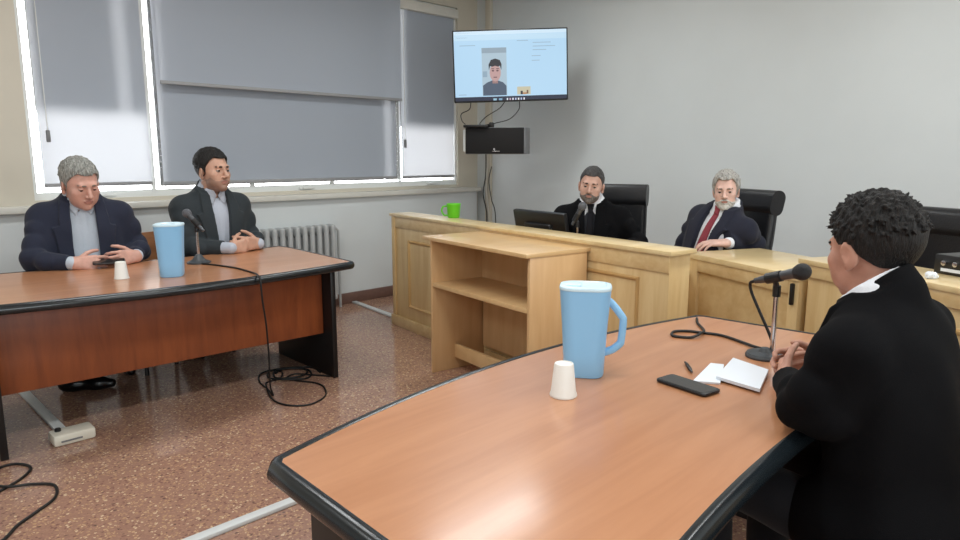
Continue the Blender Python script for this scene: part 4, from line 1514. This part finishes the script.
    for k in 'RL':
        S, E, W = arms[k]
        u = unit(W - E)
        We = W - u * (.025 + c[k].get('pull', 0)) * s
        FJ.add(cone(S, E, .066 * s, .054 * s), .04 * s)
        FJ.add(cone(E, We, .055 * s, .042 * s), .015 * s)
        # creases bunching round the elbow
        for j, (t_, amp) in enumerate(((-.15, .009), (-.10, .006), (-.055, .008), (-.015, .008), (.03, .007), (.075, .006))):
            cc = E + (unit(E - S) if t_ < 0 else u) * t_ * s
            ax_ = unit(np.cross(unit(E - S), u) + V3(.2, .1, .3 * (-1) ** j))
            FJ.add(cone(cc - ax_ * .035 * s, cc + ax_ * .035 * s, (.043 + amp) * s, (.041 + amp) * s), .012 * s)
        # square sleeve end
        dd = lambda P, We=We, u=u: -((P[0] - F32(We[0])) * F32(u[0]) + (P[1] - F32(We[1])) * F32(u[1]) + (P[2] - F32(We[2])) * F32(u[2]))
        def capd(P, We=We, u=u):
            x, y, z = P[0] - F32(We[0]), P[1] - F32(We[1]), P[2] - F32(We[2])
            a_ = x * F32(u[0]) + y * F32(u[1]) + z * F32(u[2])
            rad = np.sqrt(np.maximum(x * x + y * y + z * z - a_ * a_, 0))
            return np.maximum(np.maximum(-a_ - F32(.0), rad - F32(.075 * s)), a_ - F32(.08))
        FJ.cut((capd, We - .09, We + .09))
    FJ.D = (FJ.D + folds(FJ.all(), fa)).astype(F32)
    jk = child('jacket', FJ, c['jacket'], frac=.02)

    # ---------------- trousers and shoes
    FT = Field(np.minimum(lo, hip - .3), np.array([hi[0], hi[1], hip[2] + .2]), .008)
    FT.add(tp(torso_prim(.004, 0, wide=wd, lo=-.05, hi=.10)), 0)
    for k in 'RL':
        hp, kn, an = legs[k]
        FT.add(cone(hp, kn, .088 * s, .068 * s), .05 * s)
        FT.add(cone(kn, an + V3(0, 0, .0), .066 * s, .055 * s), .03 * s)
    FT.D = (FT.D + folds(FT.all(), .003)).astype(F32)
    child('trousers', FT, c['trousers'])
    for k in 'RL':
        an = legs[k][2]
        FT = Field(an - .35, an + V3(.35, .35, .12), .005)
        z0 = V3(0, 0, an[2])
        ff = foot_dir(c, k, f)
        FT.add(cone(an - V3(0, 0, .03), an - V3(0, 0, .045) + ff * .01, .042, .045), 0)
        FT.add(cone(an - z0 + V3(0, 0, .045) - ff * .03, an - z0 + V3(0, 0, .036) + ff * .13 * s, .042, .036), .03)
        FT.add(cone(an - z0 + V3(0, 0, .034) + ff * .12 * s, an - z0 + V3(0, 0, .030) + ff * .185 * s, .040, .026), .03)
        FT.D = np.maximum(FT.D, F32(.002) - FT.all()[2]).astype(F32)
        child('shoe', FT, M['shoe'])
    return body, hip, arms


def foot_dir(c, k, f): return unit(V3(*c['feet'][k])) if k in c.get('feet', {}) else f


def wd_head(c): return c.get('wide_head', 1.0)


def face_d_on(g, add):
    D0 = g.D.copy(); g.D[:] = .15
    for p_, k in add: g.add(p_, k)
    out = g.D.copy(); g.D = D0
    return out


def skin(name, col, spots=.10):
    m = mat(name, col, .5, noise=spots, nscale=26, bump=.06, bscale=160)
    b = m.node_tree.nodes['Principled BSDF']
    b.inputs['Subsurface Weight'].default_value = .08
    b.inputs['Subsurface Radius'].default_value = (.012, .005, .003)
    b.inputs['Subsurface Scale'].default_value = .5
    return m


def hairmat(name, c1, c2, stretch=(60, 60, 12)):
    m = wood(name, c1, c2, stretch, 2.2, rough=.55, spec=.3)
    nt = m.node_tree; b = nt.nodes['Principled BSDF']
    n = nt.nodes.new('ShaderNodeTexNoise'); n.inputs['Scale'].default_value = 4.5; n.inputs['Detail'].default_value = 3
    nt.links.new(nt.nodes['Mapping'].outputs[0], n.inputs['Vector'])
    bp = nt.nodes.new('ShaderNodeBump'); bp.inputs['Strength'].default_value = .9; bp.inputs['Distance'].default_value = .006
    nt.links.new(n.outputs['Fac'], bp.inputs['Height']); nt.links.new(bp.outputs['Normal'], b.inputs['Normal'])
    return m


def cloth(name, col, noise=.12):
    return mat(name, col, .85, spec=.25, noise=noise, nscale=220, bump=.12, bscale=420, sheen=.08)


M['lip'] = mat('lip_skin', lin(174, 122, 110), .45)
M['eye_white'] = mat('eye_white', lin(176, 164, 156), .3)
M['iris'] = mat('dark_iris', lin(30, 20, 16), .2)
M['shoe'] = mat('black_shoe_leather', lin(16, 16, 17), .28)
SK1 = skin('ruddy_skin', lin(206, 158, 142), .12)
SK2 = skin('tan_skin', lin(196, 152, 130))
SK3 = skin('olive_skin', lin(194, 154, 138))
SK4 = skin('fair_skin', lin(210, 172, 158), .12)
SK5 = skin('warm_skin', lin(186, 136, 116))
STB = skin('stubble_skin', lin(158, 124, 108), .18)
H_grey = hairmat('grey_hair', lin(96, 96, 92), lin(178, 178, 172))
H_black = hairmat('black_hair', lin(14, 13, 13), lin(34, 31, 30))
H_dark = hairmat('dark_greying_hair', lin(40, 38, 38), lin(82, 80, 80))
H_silver = hairmat('silver_hair', lin(120, 118, 114), lin(196, 192, 186))
H_white = hairmat('white_beard', lin(180, 176, 170), lin(216, 212, 206))
H_pepper = hairmat('greying_beard', lin(90, 82, 78), lin(140, 130, 124))
B_grey = mat('grey_brow', lin(120, 108, 98), .8)
B_dark = mat('dark_brow', lin(34, 28, 26), .8)
NAVY = cloth('navy_wool', lin(38, 42, 58))
CHAR = cloth('charcoal_wool', lin(46, 52, 56))
BLACKW = mat('black_wool', lin(8, 8, 11), .9, spec=.15, noise=.12, nscale=220, bump=.12, bscale=420)
DNAVY = cloth('dark_navy_wool', lin(30, 32, 46))
VEST = cloth('dark_grey_knit', lin(40, 42, 48))
TROU = cloth('dark_trouser_wool', lin(24, 25, 30))
SH_blue = cloth('pale_blue_cotton', lin(186, 196, 208), .05)
SH_grey = cloth('pale_grey_cotton', lin(180, 186, 198), .05)
SH_white = cloth('white_cotton', lin(222, 224, 230), .03)
T_red = cloth('red_silk', lin(134, 56, 66), .25)
T_black = cloth('black_silk', lin(22, 22, 28), .2)

HAIR_SHORT = dict(t=.006, rough=.0022, y=[-.12, -.06, -.02, .018, .024, .045, .07, .10], z=[-.072, -.06, -.045, -.020, .02, .052, .066, .072], side=.004)

person(dict(label='grey haired seated man in navy jacket and open light shirt looking down at a phone', s=1.13, face=(-.16, -1), head=(1.15, 4.436, 1.198), look=(.16, -1), nod=18, tilt=3, head_fwd=.05, neck_up=.056,
            lean=8, belly=.05, wide=1.04, skin=SK1, brow=B_grey, gaze=-.5, lid=-.002, ankles=dict(R=(.985, 4.36, .09), L=(1.36, 4.62, .09)), feet=dict(R=(.80, -.45, 0)),
            R=dict(wrist=(1.04, 4.255, .762), elbow=(.885, 4.43, .765), dir=(.90, -.30, -.06), thumb=(-.1, .35, .9), curl=[30, 34, 36, 38]),
            L=dict(wrist=(1.375, 4.28, .766), elbow=(1.425, 4.49, .77), dir=(-.85, -.30, .02), thumb=(.1, .35, .9), curl=[36, 40, 44, 46]),
            hair=dict(HAIR_SHORT, t=.012, rough=.0035, mat=H_grey, side=.0055), shirt=SH_blue, jacket=NAVY, trousers=TROU, open_collar=.50,
            open=([-.05, .25, .50, .61], [.055, .060, .058, .050]), lapel=([.12, .2, .40, .45, .46, .60], [.02, .05, .075, .085, .055, .045]), foot=-.06))
person(dict(label='black haired man in charcoal suit and grey shirt with clasped hands', s=1.15, face=(.05, -1), head=(1.957, 4.477, 1.262), look=(.30, -.95), nod=-1, head_fwd=.03, neck_up=.095,
            lean=3, skin=SK2, stubble=STB, brow=B_dark, gaze=0, ankles=dict(R=(1.78, 4.66, .09), L=(1.985, 4.70, .09)),
            R=dict(wrist=(1.94, 4.24, .764), elbow=(1.76, 4.46, .765), dir=(.90, .10, .04), thumb=(-.1, .15, 1), curl=[40, 44, 48, 50], pull=.02),
            L=dict(wrist=(2.165, 4.30, .768), elbow=(2.19, 4.53, .765), dir=(-.86, -.32, .10), thumb=(.1, .1, 1), curl=[24, 26, 28, 32]),
            hair=dict(HAIR_SHORT, t=.012, rough=.0015, mat=H_black, side=.006), shirt=SH_grey, jacket=CHAR, trousers=TROU, open_collar=.51, cuff=.012,
            open=([-.05, .02, .06, .50, .61], [.06, .03, .022, .052, .052]), lapel=([.10, .2, .42, .455, .465, .60], [.01, .045, .080, .090, .058, .045]), open_shift=0))
person(dict(label='greying man with short beard in dark suit and black tie speaking behind the monitor', s=1.03, hs=.90, face=(-.86, -.50), head=(3.60, 2.585, 1.172), look=(-.86, -.48), nod=4, tilt=-6, head_fwd=.05, neck_up=.088,
            lean=6, wide=1.06, skin=SK3, brow=B_dark, gaze=-.05,
            R=dict(wrist=(3.46, 2.70, .755), elbow=(3.58, 2.92, .78), dir=(-.5, -.8, 0), thumb=(0, .2, 1), curl=30),
            L=dict(wrist=(3.48, 2.38, .755), elbow=(3.74, 2.30, .78), dir=(-.4, .85, 0), thumb=(0, -.2, 1), curl=30),
            hair=dict(HAIR_SHORT, t=.007, rough=.0015, mat=H_dark, side=.004), beard=dict(t=.002, len=.0, mat=H_pepper, line=[-.050, -.053, -.062, -.066, -.055, -.03]), shirt=SH_white, tie=T_black, vest=VEST, jacket=BLACKW, trousers=TROU,
            open=([-.05, .02, .10, .50, .61], [.0, .01, .02, .036, .040]), lapel=([.10, .2, .42, .455, .465, .60], [.01, .045, .080, .090, .058, .045])))
person(dict(label='man with grey hair and white beard in dark suit and red tie behind the bench', s=1.0, hs=.89, wide_face=1.06, face=(-.86, .20), head=(3.90, 1.825, 1.155), look=(-.93, -.34), nod=4, tilt=2, head_fwd=.02, neck_up=.082,
            lean=-9, roll=-10, skin=SK4, brow=B_grey, gaze=-.05,
            R=dict(wrist=(3.72, 1.99, .66), elbow=(3.93, 2.09, .74), dir=(-.7, -.6, -.1), thumb=(.75, -.6, .1), curl=20),
            L=dict(wrist=(3.75, 1.73, .860), elbow=(4.00, 1.68, .83), dir=(-.62, .78, -.03), thumb=(.78, .62, .2), curl=[18, 20, 22, 24]),
            hair=dict(t=.014, rough=.004, mat=H_silver, side=.013, y=[-.12, -.06, -.03, .022, .03, .045, .07, .10], z=[-.085, -.08, -.075, -.055, .02, .052, .072, .080], temple=.02),
            beard=dict(t=.004, len=.006, mat=H_white, line=[-.050, -.053, -.064, -.070, -.066, -.06]), shirt=SH_white, tie=T_red, jacket=DNAVY, trousers=TROU,
            open=([-.05, .02, .06, .50, .61], [.03, .03, .03, .060, .054]), lapel=([.08, .2, .42, .455, .465, .60], [.01, .045, .080, .090, .058, .045])))
person(dict(label='black haired man in black suit seen from behind, leaning on the near table', s=1.0, res=.004, hres=.0022, face=(.14, 1), head=(1.808, .472, 1.134), collar_z=.613, look=(.46, .89), nod=10, tilt=0, head_fwd=.055, neck_up=.085, shift=(-.045, .03, .0),
            lean=13, wide=1.06, skin=SK5, brow=B_dark, gaze=-.1, jres=.005,
            R=dict(wrist=(2.04, .640, .765), elbow=(2.10, .38, .76), dir=(-.62, .78, -.02), thumb=(-.2, 0, 1), curl=[28, 32, 36, 38]),
            L=dict(wrist=(1.80, .648, .760), elbow=(1.545, .475, .795), dir=(.93, .34, -.03), thumb=(-.05, .2, 1), curl=[30, 34, 38, 40]),
            hair=dict(t=.014, rough=.004, mat=H_black, side=.012, spikes=650, y=[-.12, -.06, -.035, -.012, .02, .03, .05, .10], z=[-.060, -.048, -.02, .012, .012, .03, .05, .06]), shirt=SH_white, tie=T_black, jacket=BLACKW, trousers=TROU, folds=.005,
            open=([-.05, .02, .10, .50, .61], [.0, .01, .02, .056, .052]), lapel=([.10, .2, .42, .455, .465, .60], [.01, .045, .080, .090, .058, .045])))
phone((1.195, 4.19, .757), R(75), 'dark phone held by the grey haired man in navy jacket', Matrix.Rotation(R(-12), 4, 'Y'))
